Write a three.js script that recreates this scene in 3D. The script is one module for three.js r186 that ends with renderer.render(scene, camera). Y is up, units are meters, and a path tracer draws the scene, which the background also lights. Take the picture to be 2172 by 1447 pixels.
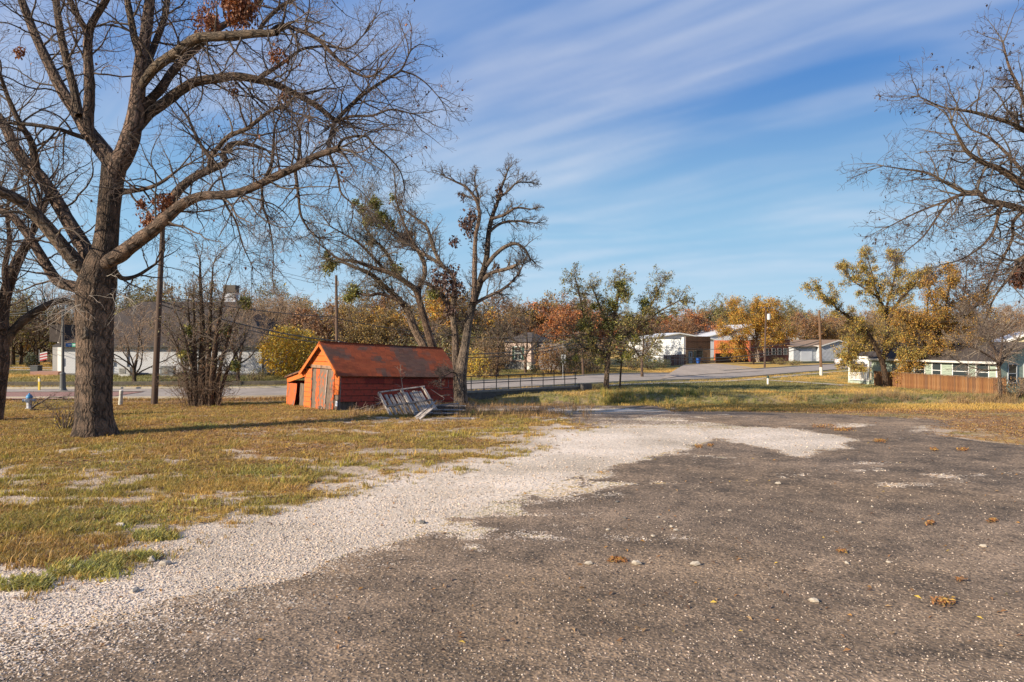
import * as THREE from 'three';
import { mergeGeometries } from 'three/addons/utils/BufferGeometryUtils.js';

// ---------------------------------------------------------------- camera, sky, sun, exposure
const F = 1448, CX = 1086, CY = 723.5, EYE = 3.2;            // lens in units of the survey picture, eye height in metres
const scene = new THREE.Scene();
const camera = new THREE.PerspectiveCamera(2 * Math.atan(723.5 / F) * 180 / Math.PI, 2172 / 1447, 0.1, 1500);
camera.position.set(0, EYE, 0);
camera.lookAt(0, EYE, -10);
const renderer = new THREE.WebGLRenderer({ antialias: true });
renderer.toneMapping = THREE.LinearToneMapping;
renderer.toneMappingExposure = 1.6;
renderer.shadowMap.enabled = true;

const SUN_AZ = 17 * Math.PI / 180, SUN_EL = 27 * Math.PI / 180;
const toSun = new THREE.Vector3(-Math.cos(SUN_AZ) * Math.cos(SUN_EL), Math.sin(SUN_EL), Math.sin(SUN_AZ) * Math.cos(SUN_EL));
const sun = new THREE.DirectionalLight(new THREE.Color().setRGB(1.0, 0.87, 0.68), 5.0);
sun.position.copy(toSun).multiplyScalar(150); sun.target.position.set(0, 0, -40);
sun.castShadow = true; sun.shadow.mapSize.set(4096, 4096);
Object.assign(sun.shadow.camera, { left: -120, right: 120, top: 120, bottom: -120, near: 1, far: 400 });
scene.add(sun); scene.add(sun.target);

// ---------------------------------------------------------------- numbers and noise
function rng(seed) { let a = seed >>> 0; return () => { a = a + 0x6D2B79F5 | 0; let t = Math.imul(a ^ a >>> 15, 1 | a); t = t + Math.imul(t ^ t >>> 7, 61 | t) ^ t; return ((t ^ t >>> 14) >>> 0) / 4294967296; }; }
const clamp = (x, a = 0, b = 1) => x < a ? a : x > b ? b : x;
const ss = (a, b, x) => { const t = clamp((x - a) / (b - a)); return t * t * (3 - 2 * t); };
const mix = (a, b, t) => a + (b - a) * t;
const mix3 = (a, b, t) => [a[0] + (b[0] - a[0]) * t, a[1] + (b[1] - a[1]) * t, a[2] + (b[2] - a[2]) * t];
function hash(i, j) { let h = Math.imul(i, 374761393) + Math.imul(j, 668265263) | 0; h = Math.imul(h ^ h >>> 13, 1274126177); return ((h ^ h >>> 16) >>> 0) / 4294967296; }
function noise(x, y) {                                       // value noise, 0..1
  const i = Math.floor(x), j = Math.floor(y), u = x - i, v = y - j, a = u * u * (3 - 2 * u), b = v * v * (3 - 2 * v);
  const p = hash(i, j), q = hash(i + 1, j), r = hash(i, j + 1), s = hash(i + 1, j + 1);
  return p + (q - p) * a + (r - p) * b + (p - q - r + s) * a * b;
}
function fbm(x, y, n = 4) { let s = 0, a = 0.5, t = 0; for (let k = 0; k < n; k++) { s += a * noise(x, y); t += a; a *= 0.5; const X = x * 1.6 + y * 1.2 + 17.3; y = y * 1.6 - x * 1.2 + 9.1; x = X; } return s / t; }

// ---------------------------------------------------------------- sky: clear autumn air with thin cirrus streaks
{
  const W = 2048, Hh = 1024, data = new Float32Array(W * Hh * 4);
  const zen = [0.026, 0.080, 0.265], mid = [0.056, 0.160, 0.385], low = [0.195, 0.350, 0.500], hor = [0.39, 0.50, 0.565];
  const cl = [0.345, 0.39, 0.495];
  for (let j = 0; j < Hh; j++) {
    const el = ((j + 0.5) / Hh - 0.5) * Math.PI, sy = Math.sin(el), ce = Math.cos(el);
    const e = Math.max(el, 0) * 180 / Math.PI;
    for (let i = 0; i < W; i++) {
      const az = ((i + 0.5) / W - 0.5) * 2 * Math.PI, dx = Math.cos(az) * ce, dz = Math.sin(az) * ce;
      let c = e < 9 ? mix3(hor, low, ss(-2, 9, e)) : e < 22 ? mix3(low, mid, ss(7, 22, e)) : mix3(mid, zen, ss(18, 60, e));
      const cs = dx * toSun.x + sy * toSun.y + dz * toSun.z;
      const glow = 0.30 * Math.exp((cs - 1) * 2.6);
      c = [c[0] * (1 + glow * 1.3), c[1] * (1 + glow), c[2] * (1 + glow * 0.7)];
      if (el > 0.0) {
        const k = 1 / (sy + 0.10), x = dx * k, z = dz * k;      // a flat cirrus sheet seen from below
        const a = x * 0.80 + z * 0.60, b = -x * 0.60 + z * 0.80;  // streak direction
        const warp = fbm(a * 0.5 + 3, b * 0.5, 3) * 1.6;
        const wide = fbm(a * 0.6 + 11.7, b * 1.1 + warp * 1.3 + 4.2, 5);
        const fine = fbm(a * 1.1 + warp * 1.5, b * 6.5 + warp * 3, 5);
        const wisp = fbm(a * 2.6 + 31 + warp * 2, b * 17 + warp * 6, 4);
        let m = ss(0.27, 0.66, wide * 0.58 + fine * 0.42) * (0.32 + 0.72 * fine + 0.50 * (wisp - 0.5));
        m = clamp(m * (0.62 + 0.75 * fbm(a * 2.1 + 50, b * 3.0 + 20, 5))) * ss(0.5, 9, e) * 0.9;
        const cc = mix3(cl, [0.40, 0.475, 0.565], ss(22, 5, e));
        c = mix3(c, cc, m * 0.80);
      } else { const g = [0.20, 0.165, 0.12]; c = mix3(hor, g, ss(0, -0.06, el)); }
      const o = (j * W + i) * 4;
      data[o] = c[0]; data[o + 1] = c[1]; data[o + 2] = c[2]; data[o + 3] = 1;
    }
  }
  const sky = new THREE.DataTexture(data, W, Hh, THREE.RGBAFormat, THREE.FloatType);
  sky.mapping = THREE.EquirectangularReflectionMapping; sky.magFilter = sky.minFilter = THREE.LinearFilter; sky.needsUpdate = true;
  scene.background = sky; scene.environment = sky;
}

// ---------------------------------------------------------------- naming
const used = {};
const numbered = n => { used[n] = (used[n] ?? -1) + 1; return used[n] ? `${n}_${String(used[n]).padStart(3, '0')}` : n; };
const shadowed = o => { o.traverse(m => { if (m.isMesh) { m.castShadow = m.receiveShadow = true; } }); return o; };
function tag(o, label, category, group) { o.userData.label = label; o.userData.category = category; if (group) o.userData.group = group; return o; }
function thing(name, label, category, pos = [0, 0, 0], turn = 0, group) {
  const o = new THREE.Group(); o.name = numbered(name); scene.add(o); o.position.set(...pos); o.rotation.y = turn;
  return tag(o, label, category, group);
}
function part(parent, name, geo, mat, pos, rot) {
  const m = new THREE.Mesh(geo, mat); m.name = name; if (pos) m.position.set(...pos); if (rot) m.rotation.set(...rot);
  m.castShadow = m.receiveShadow = true; parent.add(m); return m;
}
function structure(name, geo, mat, kind = 'structure') {
  const m = new THREE.Mesh(geo, mat); m.name = numbered(name); m.userData.kind = kind; m.castShadow = m.receiveShadow = true; scene.add(m); return m;
}
const boxes = {};
function boxGeo(w, h, d) {                                   // a box whose uv is in metres
  const k = [w, h, d].map(v => v.toFixed(3)).join();
  if (!boxes[k]) {
    const g = new THREE.BoxGeometry(w, h, d), p = g.attributes.position, n = g.attributes.normal, uv = g.attributes.uv;
    for (let i = 0; i < p.count; i++) { const ax = Math.abs(n.getX(i)), ay = Math.abs(n.getY(i)); uv.setXY(i, ax > 0.5 ? p.getZ(i) : p.getX(i), ay > 0.5 ? p.getZ(i) : p.getY(i)); }
    boxes[k] = g;
  }
  return boxes[k];
}
const box = (parent, name, mat, w, h, d, x, y, z, rot) => part(parent, name, boxGeo(w, h, d), mat, [x, y, z], rot);

// ---------------------------------------------------------------- terrain
const creekLine = x => x < 6 ? 42.2 : x < 30 ? mix(42.2, 42.6, (x - 6) / 24) : 42.6 - (x - 30) * 0.03;
function H(x, d) {                                           // ground height; d is the distance in front of the camera (-z)
  let h = -0.4 * ss(29, 36, d);
  h += 0.4 * ss(54, 62, d) * (1 - ss(-20, -8, x));
  h -= 0.5 * ss(8, 25, x) * ss(44, 52, d);
  if (d > 60) h += 0.0028 * Math.min(d - 60, 80);
  if (d > 72) h += 0.016 * Math.min(d - 72, 130) * (1 - ss(-34, -18, x));
  if (d > 150) h += 0.012 * Math.min(d - 150, 300);
  const c = (d - creekLine(x)) / 2.7;
  if (x > -4) h -= 1.25 * Math.exp(-c * c * c * c) * ss(-3.2, -0.8, x);
  return h;
}
function G(px, py) {                                         // the ground point behind a survey sighting
  let lo = 3, dd = 3; const kx = (px - CX) / F, ky = (py - CY) / F;
  const over = d => EYE - ky * d - H(kx * d, d);
  for (dd = 3; dd < 600 && over(dd) > 0; dd += dd < 60 ? 0.5 : 2) lo = dd;
  let hi = dd; for (let i = 0; i < 24; i++) { const m = (lo + hi) / 2; if (over(m) > 0) lo = m; else hi = m; }
  const d = (lo + hi) / 2, x = kx * d; return { x, d, y: H(x, d), s: F / d };
}
const P = (px, py, d) => new THREE.Vector3((px - CX) / F * d, EYE - (py - CY) / F * d, -d);
const at = (x, d, up = 0) => [x, H(x, d) + up, -d];

// ---------------------------------------------------------------- textures
function canvasTex(w, h, fn, srgb = true, rep = [1, 1]) {
  const data = new Uint8Array(w * h * 4);
  for (let j = 0; j < h; j++) for (let i = 0; i < w; i++) {
    const c = fn(i, j), o = (j * w + i) * 4;
    for (let k = 0; k < 3; k++) { let v = clamp(Array.isArray(c) ? c[k] : c); if (srgb) v = v <= 0.0031308 ? v * 12.92 : 1.055 * Math.pow(v, 1 / 2.4) - 0.055; data[o + k] = v * 255 + 0.5; }
    data[o + 3] = 255;
  }
  const t = new THREE.DataTexture(data, w, h); t.wrapS = t.wrapT = THREE.RepeatWrapping; t.magFilter = THREE.LinearFilter; t.minFilter = THREE.LinearMipmapLinearFilter; t.generateMipmaps = true;
  if (srgb) t.colorSpace = THREE.SRGBColorSpace; t.repeat.set(...rep); t.needsUpdate = true; return t;
}
// periodic noise for tiles: n lattice cells per tile
function pnoise(x, y, n, m = n) { const i = Math.floor(x), j = Math.floor(y), u = x - i, v = y - j, a = u * u * (3 - 2 * u), b = v * v * (3 - 2 * v), w = (k, c) => ((k % c) + c) % c;
  const p = hash(w(i, n), w(j, m) + 999), q = hash(w(i + 1, n), w(j, m) + 999), r = hash(w(i, n), w(j + 1, m) + 999), s = hash(w(i + 1, n), w(j + 1, m) + 999); return p + (q - p) * a + (r - p) * b + (p - q - r + s) * a * b; }
const std = (c, rough = 0.9, extra = {}) => new THREE.MeshStandardMaterial({ color: Array.isArray(c) ? new THREE.Color().setRGB(...c) : c, roughness: rough, ...extra });
// grainy grey multiplier tile (1 m): fine grain, blotches and short streaks
const grainTile = canvasTex(512, 512, (i, j) => { const x = i / 512, y = j / 512; const v = 0.72 + 0.30 * (pnoise(x * 8, y * 8, 8) - 0.5) + 0.24 * (pnoise(x * 37, y * 37, 37) - 0.5) + 0.34 * (hash(i, j) - 0.5); return [v, v, v]; });
const stretch = (t, u, v) => { const c = t.clone(); c.repeat.set(u, v); c.needsUpdate = true; return c; };
const woodTile = canvasTex(256, 512, (i, j) => { const x = i / 256, y = j / 512; const v = 0.62 + 0.5 * (pnoise(x * 40, y * 4, 40, 4) - 0.5) + 0.5 * (pnoise(x * 90, y * 9, 90, 9) - 0.5) + 0.25 * (pnoise(x * 6, y * 6, 6) - 0.5); return [v, v, v]; });
// pecan bark: long plates between dark fissures that run together and part again
function barkAt(i, j) { const x = i / 512, y = j / 512, w = (pnoise(x * 4, y * 6, 4, 6) - 0.5) * 0.26, q = (pnoise(x * 9, y * 9, 9) - 0.5) * 0.10; const f1 = Math.abs(2 * pnoise((x + w) * 10, (y + q) * 2, 10, 2) - 1), f2 = Math.abs(2 * pnoise((x - w) * 21, (y + q + w) * 6, 21, 6) - 1); return clamp(ss(0.02, 0.42, f1) * (0.55 + 0.45 * ss(0.0, 0.45, f2)) + 0.14 * (hash(i, j) - 0.5)); }
const barkBump = canvasTex(512, 512, (i, j) => { const v = barkAt(i, j); return [v, v, v]; }, false);
const barkTile = canvasTex(512, 512, (i, j) => { const b = pnoise(i / 512 * 5, j / 512 * 5, 5), v = 0.16 + 0.62 * barkAt(i, j) * (0.75 + 0.5 * b); return [v * (1.04 + 0.10 * b), v * 0.98, v * (0.93 - 0.06 * b)]; });

// ---------------------------------------------------------------- the lot: worn chip-seal asphalt, a limestone gravel drive, leaf-strewn grass
const poly = pts => pts.map(([px, py]) => { const g = G(px, py); return [g.x, g.d]; });
const gravelPoly = poly([[-260, 1235], [60, 1262], [200, 1232], [400, 1190], [480, 1146], [560, 1102], [740, 1058], [900, 1028], [1080, 990], [1200, 946], [1275, 908], [1215, 884], [1150, 872], [1190, 863], [1330, 866], [1425, 874], [1450, 892], [1560, 903], [1700, 912], [1800, 932], [1790, 950], [1700, 966], [1600, 946], [1525, 933], [1470, 946], [1340, 980], [1200, 1022], [1000, 1080], [830, 1156], [600, 1222], [300, 1280], [0, 1328], [-360, 1372]]);
const asphaltPoly = poly([[-700, 1440], [-360, 1372], [0, 1328], [300, 1280], [600, 1222], [830, 1156], [1000, 1080], [1200, 1022], [1340, 980], [1470, 946], [1525, 933], [1425, 874], [1150, 872], [1000, 874], [960, 868], [930, 862], [1010, 858], [1200, 858.5], [1450, 866], [1700, 878], [1860, 886], [1985, 893], [1960, 903], [1975, 922], [2080, 938], [2250, 952], [2700, 985]]).concat([[30, 2], [-30, 2]]);
function sdf(poly, x, y) {                                   // signed distance, negative inside
  let best = 1e9, inside = false;
  for (let i = 0, j = poly.length - 1; i < poly.length; j = i++) {
    const [ax, ay] = poly[j], [bx, by] = poly[i], ex = bx - ax, ey = by - ay;
    const t = clamp(((x - ax) * ex + (y - ay) * ey) / (ex * ex + ey * ey)), qx = ax + ex * t - x, qy = ay + ey * t - y, q = qx * qx + qy * qy;
    if (q < best) best = q;
    if ((ay > y) !== (by > y) && x < ex * (y - ay) / ey + ax) inside = !inside;
  }
  return Math.sqrt(best) * (inside ? -1 : 1);
}
// both distances on a lattice, looked up smoothly (the polygons are long)
const LX0 = -40, LX1 = 40, LD0 = 1, LD1 = 50, LS = 0.2, LNX = Math.round((LX1 - LX0) / LS) + 1, LND = Math.round((LD1 - LD0) / LS) + 1;
const latA = new Float32Array(LNX * LND), latG = new Float32Array(LNX * LND);
for (let j = 0; j < LND; j++) for (let i = 0; i < LNX; i++) { const x = LX0 + i * LS, d = LD0 + j * LS; latA[j * LNX + i] = sdf(asphaltPoly, x, d); latG[j * LNX + i] = sdf(gravelPoly, x, d); }
const look = (lat, x, d) => { const u = clamp((x - LX0) / LS, 0, LNX - 1.001), v = clamp((d - LD0) / LS, 0, LND - 1.001), i = u | 0, j = v | 0, a = u - i, b = v - j, o = j * LNX + i; return (lat[o] * (1 - a) + lat[o + 1] * a) * (1 - b) + (lat[o + LNX] * (1 - a) + lat[o + LNX + 1] * a) * b; };
// [asphalt, gravel, lawn] shares at a place; the edges are ragged
function cover(x, d) {
  const w = (noise(x * 0.9, d * 0.9) - 0.5) * 0.9 + (noise(x * 3.1 + 7, d * 3.1) - 0.5) * 0.6;
  const g = look(latG, x, d), a = look(latA, x, d);
  let lawn = ss(-0.25, 0.95, Math.min(a, g) + w * 0.9), grav = ss(0.32, -0.32, g + w * 0.75);
  if (d > 22) grav *= 1 - ss(22, 30, d) * (0.5 + 0.5 * ss(0.3, 0.6, fbm(x * 0.5, d * 1.6 + 40, 3))) * (1 - 0.7 * ss(8.5, 9.5, x) * ss(31, 27, d));
  if (lawn > 0.02) {                                         // thin grass: bare stony patches, most of them beside the drive
    const n = fbm(x * 0.42 + 5.5, d * 0.85 + 2.2, 4), f = fbm(x * 2.3, d * 2.9, 3), far = Math.max(0, g), bare = 0.96 * ss(-0.07, 0.19, n * 0.75 + f * 0.55 - 0.60 + 0.15 * ss(5.0, 0.3, far) - 0.012 * far - 0.05 * ss(22, 28, d) - 0.11 * ss(4, 8, x) - 0.10 * ss(-2.5, -4.5, x) * ss(13.5, 11.5, d));
    if (d < 34) { grav = Math.max(grav, bare * lawn); lawn *= 1 - bare; }
  }
  if (a < 0.2) {                                             // loose white stones strewn over the asphalt, thickest along the drive
    const n = fbm(x * 0.33 + 1.5, d * 0.5 + 8.2, 4), f = fbm(x * 1.4 + 40, d * 1.9, 3), west = ss(1, -6, x) * ss(14, 9, d);
    const strewn = 0.62 * ss(0.05, 0.24, n * 0.75 + f * 0.5 - 0.60 - 0.02 * Math.max(0, g)) + (0.10 + 0.5 * f) * Math.exp(-Math.max(0, g) / (0.16 + 2.6 * west)) * (0.55 + 0.95 * west);
    grav = Math.max(grav, Math.min(0.85, strewn) * (1 - lawn));
  }
  if (a > 0.15 && d < 25) grav = 1 - lawn;
  grav = Math.min(grav, 1 - lawn); return [Math.max(0, 1 - lawn - grav), grav, lawn];
}
const STRAW = [0.50, 0.310, 0.074], OLIVE = [0.245, 0.190, 0.026], BROWN = [0.29, 0.138, 0.042], SOIL = [0.34, 0.235, 0.145], GOLD = [0.54, 0.34, 0.075];
function lawnColor(x, d) {
  const a = fbm(x * 0.22 + 3, d * 0.3, 3), b = fbm(x * 0.9, d * 1.1 + 9, 3), c = noise(x * 5, d * 5);
  let k = mix3(OLIVE, BROWN, ss(0.34, 0.56, a * 0.6 + b * 0.4));
  k = mix3(k, STRAW, 0.75 * ss(0.42, 0.70, b * 0.75 + c * 0.25));
  if (d > 44) {                                              // mown, sunburnt lawns beyond the creek and the street
    const q = fbm(x * 0.09 + 20, d * 0.10, 4), p = fbm(x * 0.5 + 2, d * 0.6, 3);
    k = mix3(mix3([0.17, 0.17, 0.04], [0.22, 0.17, 0.05], p), mix3(GOLD, STRAW, p), ss(0.40, 0.60, q * 0.7 + p * 0.3));
  }
  if (d > 35 && d < 40 && x > 6) k = mix3(k, GOLD, 0.8);
  return k;
}
function groundColor(x, d) {
  const g1 = hash(Math.floor(x * 62), Math.floor(d * 62)), g2 = hash(Math.floor(x * 31) + 77, Math.floor(d * 31)), g3 = noise(x * 22, d * 22);
  if (d > 50 || x < -40 || x > 40) { const k = lawnColor(x, d), v = 0.72 + 0.5 * noise(x * 3, d * 3) * (0.6 + 0.4 * g2); return [k[0] * v, k[1] * v, k[2] * v]; }
  const [a, g, lw] = cover(x, d), pick = hash(Math.floor(x * 55) + 9, Math.floor(d * 55) + 5) * 0.55 + g3 * 0.45;
  if (pick < g * 0.9 + 0.05 * ss(0, 0.2, g)) {               // limestone chips and pale dust
    const w = fbm(x * 0.6, d * 0.7, 3), t = (0.53 + 0.30 * (g1 - 0.45) + 0.18 * (g2 - 0.5)) * (0.58 + 0.78 * w);
    const c = [t * 1.10, t * (0.905 + 0.04 * w), t * (0.68 + 0.12 * w)], off = look(latG, x, d); return off > 0.4 && look(latA, x, d) > 0 ? mix3(c, [SOIL[0] * (0.5 + g1), SOIL[1] * (0.5 + g1), SOIL[2] * (0.5 + g1)], 0.62 * ss(0.4, 2.2, off)) : c;
  }
  const lot = look(latA, x, d) < 0.3; if ((lot || a > 0.3) && a > 0.5 * (0.25 + pick)) {                              // asphalt binder with its stones showing
    const big = fbm(x * 0.22, d * 0.28, 4), mid = fbm(x * 1.1 + 3, d * 1.3, 3), st = fbm(x * 0.10 + 40, d * 0.9 + 3, 3);
    const spot = fbm(x * 3.3 + 9, d * 3.6, 3); let t = 0.136 + 0.085 * (big - 0.5) + 0.13 * (mid - 0.5) + 0.12 * (spot - 0.5) + 0.04 * ss(0.55, 0.75, st);
    t *= 0.55 + 0.75 * g1 * g1 + 0.35 * g2; if (g1 > 0.93) t += 0.16 * g2 + 0.06; if (g2 < 0.12) t *= 0.55;
    const warm = fbm(x * 0.35 + 60, d * 0.4, 3);
    return [t * (1.31 + 0.14 * warm), t * (0.945 + 0.02 * warm), t * (0.66 - 0.10 * warm)];
  }
  const k = lawnColor(x, d), v = 0.50 + 0.55 * g3 + 0.30 * g1, e = mix3(SOIL, k, 0.45 + 0.5 * ss(0.3, 0.6, noise(x * 6 + 3, d * 6)));
  return [e[0] * v, e[1] * v, e[2] * v];
}
function groundTile(x0, x1, d0, d1, w, h) {
  const map = canvasTex(w, h, (i, j) => groundColor(x0 + (i + 0.5) / w * (x1 - x0), d0 + (j + 0.5) / h * (d1 - d0)));
  const bump = canvasTex(w, h, (i, j) => { const x = x0 + (i + 0.5) / w * (x1 - x0), d = d0 + (j + 0.5) / h * (d1 - d0); const v = 0.45 * hash(Math.floor(x * 62), Math.floor(d * 62)) + 0.3 * noise(x * 30, d * 30) + 0.25 * noise(x * 9, d * 9); return [v, v, v]; }, false);
  for (const t of [map, bump]) t.wrapS = t.wrapT = THREE.ClampToEdgeWrapping;
  return new THREE.MeshStandardMaterial({ map, bumpMap: bump, bumpScale: 0.02, roughness: 0.96 });
}
function sheet(x0, x1, d0, d1, step, keep, drop) {           // a grid of the terrain with uv 0..1 over the rectangle
  const nx = Math.round((x1 - x0) / step), nd = Math.round((d1 - d0) / step), pos = [], uv = [], idx = [];
  for (let j = 0; j <= nd; j++) for (let i = 0; i <= nx; i++) { const x = x0 + i * step, d = d0 + j * step; pos.push(x, H(x, d) - (drop ? drop(x, d) : 0), -d); uv.push(i / nx, j / nd); }
  for (let j = 0; j < nd; j++) for (let i = 0; i < nx; i++) { if (keep && !keep(x0 + (i + 0.5) * step, d0 + (j + 0.5) * step)) continue; const a = j * (nx + 1) + i, b = a + 1, c = a + nx + 1, e = c + 1; idx.push(a, b, c, b, e, c); }
  const g = new THREE.BufferGeometry(); g.setAttribute('position', new THREE.Float32BufferAttribute(pos, 3)); g.setAttribute('uv', new THREE.Float32BufferAttribute(uv, 2)); g.setIndex(idx); g.computeVertexNormals(); return g;
}
const nearMat = groundTile(-12, 12, 2, 14, 2048, 1024), midMat = groundTile(-36, 36, 14, 50, 2048, 1280), farMat = groundTile(-200, 200, 0, 320, 2048, 1640);
const zone = (x, d) => { if (d > 41 || x < -35) return 'lawn'; const g = look(latG, x, d), a = look(latA, x, d); return g < 0 ? 'gravel_drive' : a < 0 ? 'asphalt_lot' : 'lawn'; };
for (const z of ['asphalt_lot', 'gravel_drive', 'lawn']) {
  structure(z, sheet(-12, 12, 2, 14, 0.25, (x, d) => zone(x, d) === z), nearMat);
  structure(z, sheet(-36, 36, 14, 50, 0.5, (x, d) => zone(x, d) === z), midMat);
}
const inside = (x, d) => Math.min(x > 0 ? 36 - x : x + 36, 50 - d, d > 14 || Math.abs(x) > 12 ? d - 14 : 99);
structure('ground', sheet(-200, 200, 0, 320, 2, (x, d) => !(Math.abs(x) < 34 && d > 16 && d < 48) && !(Math.abs(x) < 10 && d > 2 && d < 17), (x, d) => (Math.abs(x) < 36 && d > 14 && d < 50) || (Math.abs(x) < 12 && d > 2 && d <= 14) ? 0.12 : 0), farMat);
{ // the land goes on to the horizon
  const m = std([0.20, 0.16, 0.06], 1, { map: grainTile });
  const g = sheet(-1200, 1200, -400, 1300, 20, (x, d) => !(Math.abs(x) < 190 && d > 0 && d < 310), (x, d) => Math.abs(x) <= 200 && d >= 0 && d <= 320 ? 0.3 : 0.05);
  const uv = g.attributes.uv; for (let i = 0; i < uv.count; i++) uv.setXY(i, uv.getX(i) * 300, uv.getY(i) * 200); structure('terrain', g, m);
}

// ---------------------------------------------------------------- scattered stuff: stones, leaves, grass
function scatter(name, geo, mat, list, label) {               // list of [x, y, z, scale | [sx, sy, sz], rotation, colour, tilt]
  const im = new THREE.InstancedMesh(geo, mat, list.length), M = new THREE.Matrix4(), q = new THREE.Quaternion(), e = new THREE.Euler(), s = new THREE.Vector3(), p = new THREE.Vector3(), c = new THREE.Color();
  list.forEach((l, i) => { e.set(l[6] ? l[6][0] : 0, l[4], l[6] ? l[6][1] : 0, 'YXZ'); q.setFromEuler(e); Array.isArray(l[3]) ? s.set(...l[3]) : s.setScalar(l[3]); M.compose(p.set(l[0], l[1], l[2]), q, s); im.setMatrixAt(i, M); im.setColorAt(i, c.setRGB(...l[5])); });
  im.name = numbered(name); im.userData = { kind: 'stuff', label, category: name.replace(/_/g, ' ') }; im.castShadow = im.receiveShadow = true; scene.add(im); return im;
}
function stoneGeo(seed, flat = 0.62) { const r = rng(seed), g = new THREE.IcosahedronGeometry(0.5, 0), p = g.attributes.position, m = {}; for (let i = 0; i < p.count; i++) { const k = [p.getX(i), p.getY(i), p.getZ(i)].map(v => v.toFixed(3)).join(); m[k] ??= 0.72 + 0.5 * r(); p.setXYZ(i, p.getX(i) * m[k], p.getY(i) * m[k] * flat, p.getZ(i) * m[k] * 0.85); } g.computeVertexNormals(); return g; }
const white = std([1, 1, 1], 0.95);
{
  const r = rng(41), lists = [[], [], []];
  const put = (x, d, size, pale) => { const t = pale ? 0.50 + 0.34 * (r() - 0.5) : 0.09 + 0.18 * r(); lists[(r() * 3) | 0].push([x, H(x, d) + size * 0.12, -d, [size * (0.8 + 0.6 * r()), size * (0.7 + 0.4 * r()), size * (0.8 + 0.4 * r())], r() * 6.3, [t * (1.10 + 0.06 * r()), t * 0.91, t * (0.67 + 0.10 * r())], [r() - 0.5, r() - 0.5]]); };
  for (let k = 0; k < 620000; k++) {                          // gravel, thick where the cover says so
    const d = 5.6 + 26 * Math.pow(r(), 1.9), x = (r() - 0.5) * 1.64 * d; if (x > 14) continue;
    const [a, g, l] = cover(x, d), near = ss(22, 7, d);
    if (r() < (g > 0.12 ? (look(latG, x, d) > 1 && look(latA, x, d) > 0 ? 0.45 : 1) * g * (0.08 + 0.62 * near) : a > 0.5 ? 0.10 * near : 0.02 * near)) put(x, d, (0.011 + 0.026 * Math.pow(r(), 2.8)) * (1 + 0.4 * (1 - near)) * (a > 0.5 && g < 0.25 ? 0.75 : 1), r() < (g > 0.55 ? 0.93 : g > 0.2 ? 0.75 : 0.32));
  }
  lists.forEach((l, i) => scatter('gravel', stoneGeo(7 + i), white, l, 'loose crushed limestone and asphalt chips strewn over the lot'));
}
function bladeGeo(seed, n, h, spread, lean, w) {             // a tuft: n pointed blades
  const r = rng(seed), pos = [], nor = [];
  for (let k = 0; k < n; k++) {
    const a = r() * 6.28, rr = spread * Math.sqrt(r()), bx = Math.cos(a) * rr, bz = Math.sin(a) * rr, t = r() * 6.28, hh = h * (0.55 + 0.6 * r()), l = lean * (0.3 + r()), tx = bx + Math.cos(t) * l, tz = bz + Math.sin(t) * l, ww = w * (0.7 + 0.6 * r()), px = -Math.sin(t) * ww, pz = Math.cos(t) * ww;
    const mx = bx + (tx - bx) * 0.35, mz = bz + (tz - bz) * 0.35, my = hh * 0.6;
    pos.push(bx - px, -0.02, bz - pz, bx + px, -0.02, bz + pz, mx + px * 0.7, my, mz + pz * 0.7, bx - px, -0.02, bz - pz, mx + px * 0.7, my, mz + pz * 0.7, mx - px * 0.7, my, mz - pz * 0.7, mx - px * 0.7, my, mz - pz * 0.7, mx + px * 0.7, my, mz + pz * 0.7, tx, hh, tz);
    
  }
  const g = new THREE.BufferGeometry(); g.setAttribute('position', new THREE.Float32BufferAttribute(pos, 3)); g.computeVertexNormals(); return g;
}
const grassMat = new THREE.MeshPhysicalMaterial({ color: 0xffffff, roughness: 0.9, side: THREE.DoubleSide, transmission: 0.4, thickness: 0 });
const leafMat = new THREE.MeshPhysicalMaterial({ color: 0xffffff, roughness: 0.8, side: THREE.DoubleSide, transmission: 0.25, thickness: 0, vertexColors: true });
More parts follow.
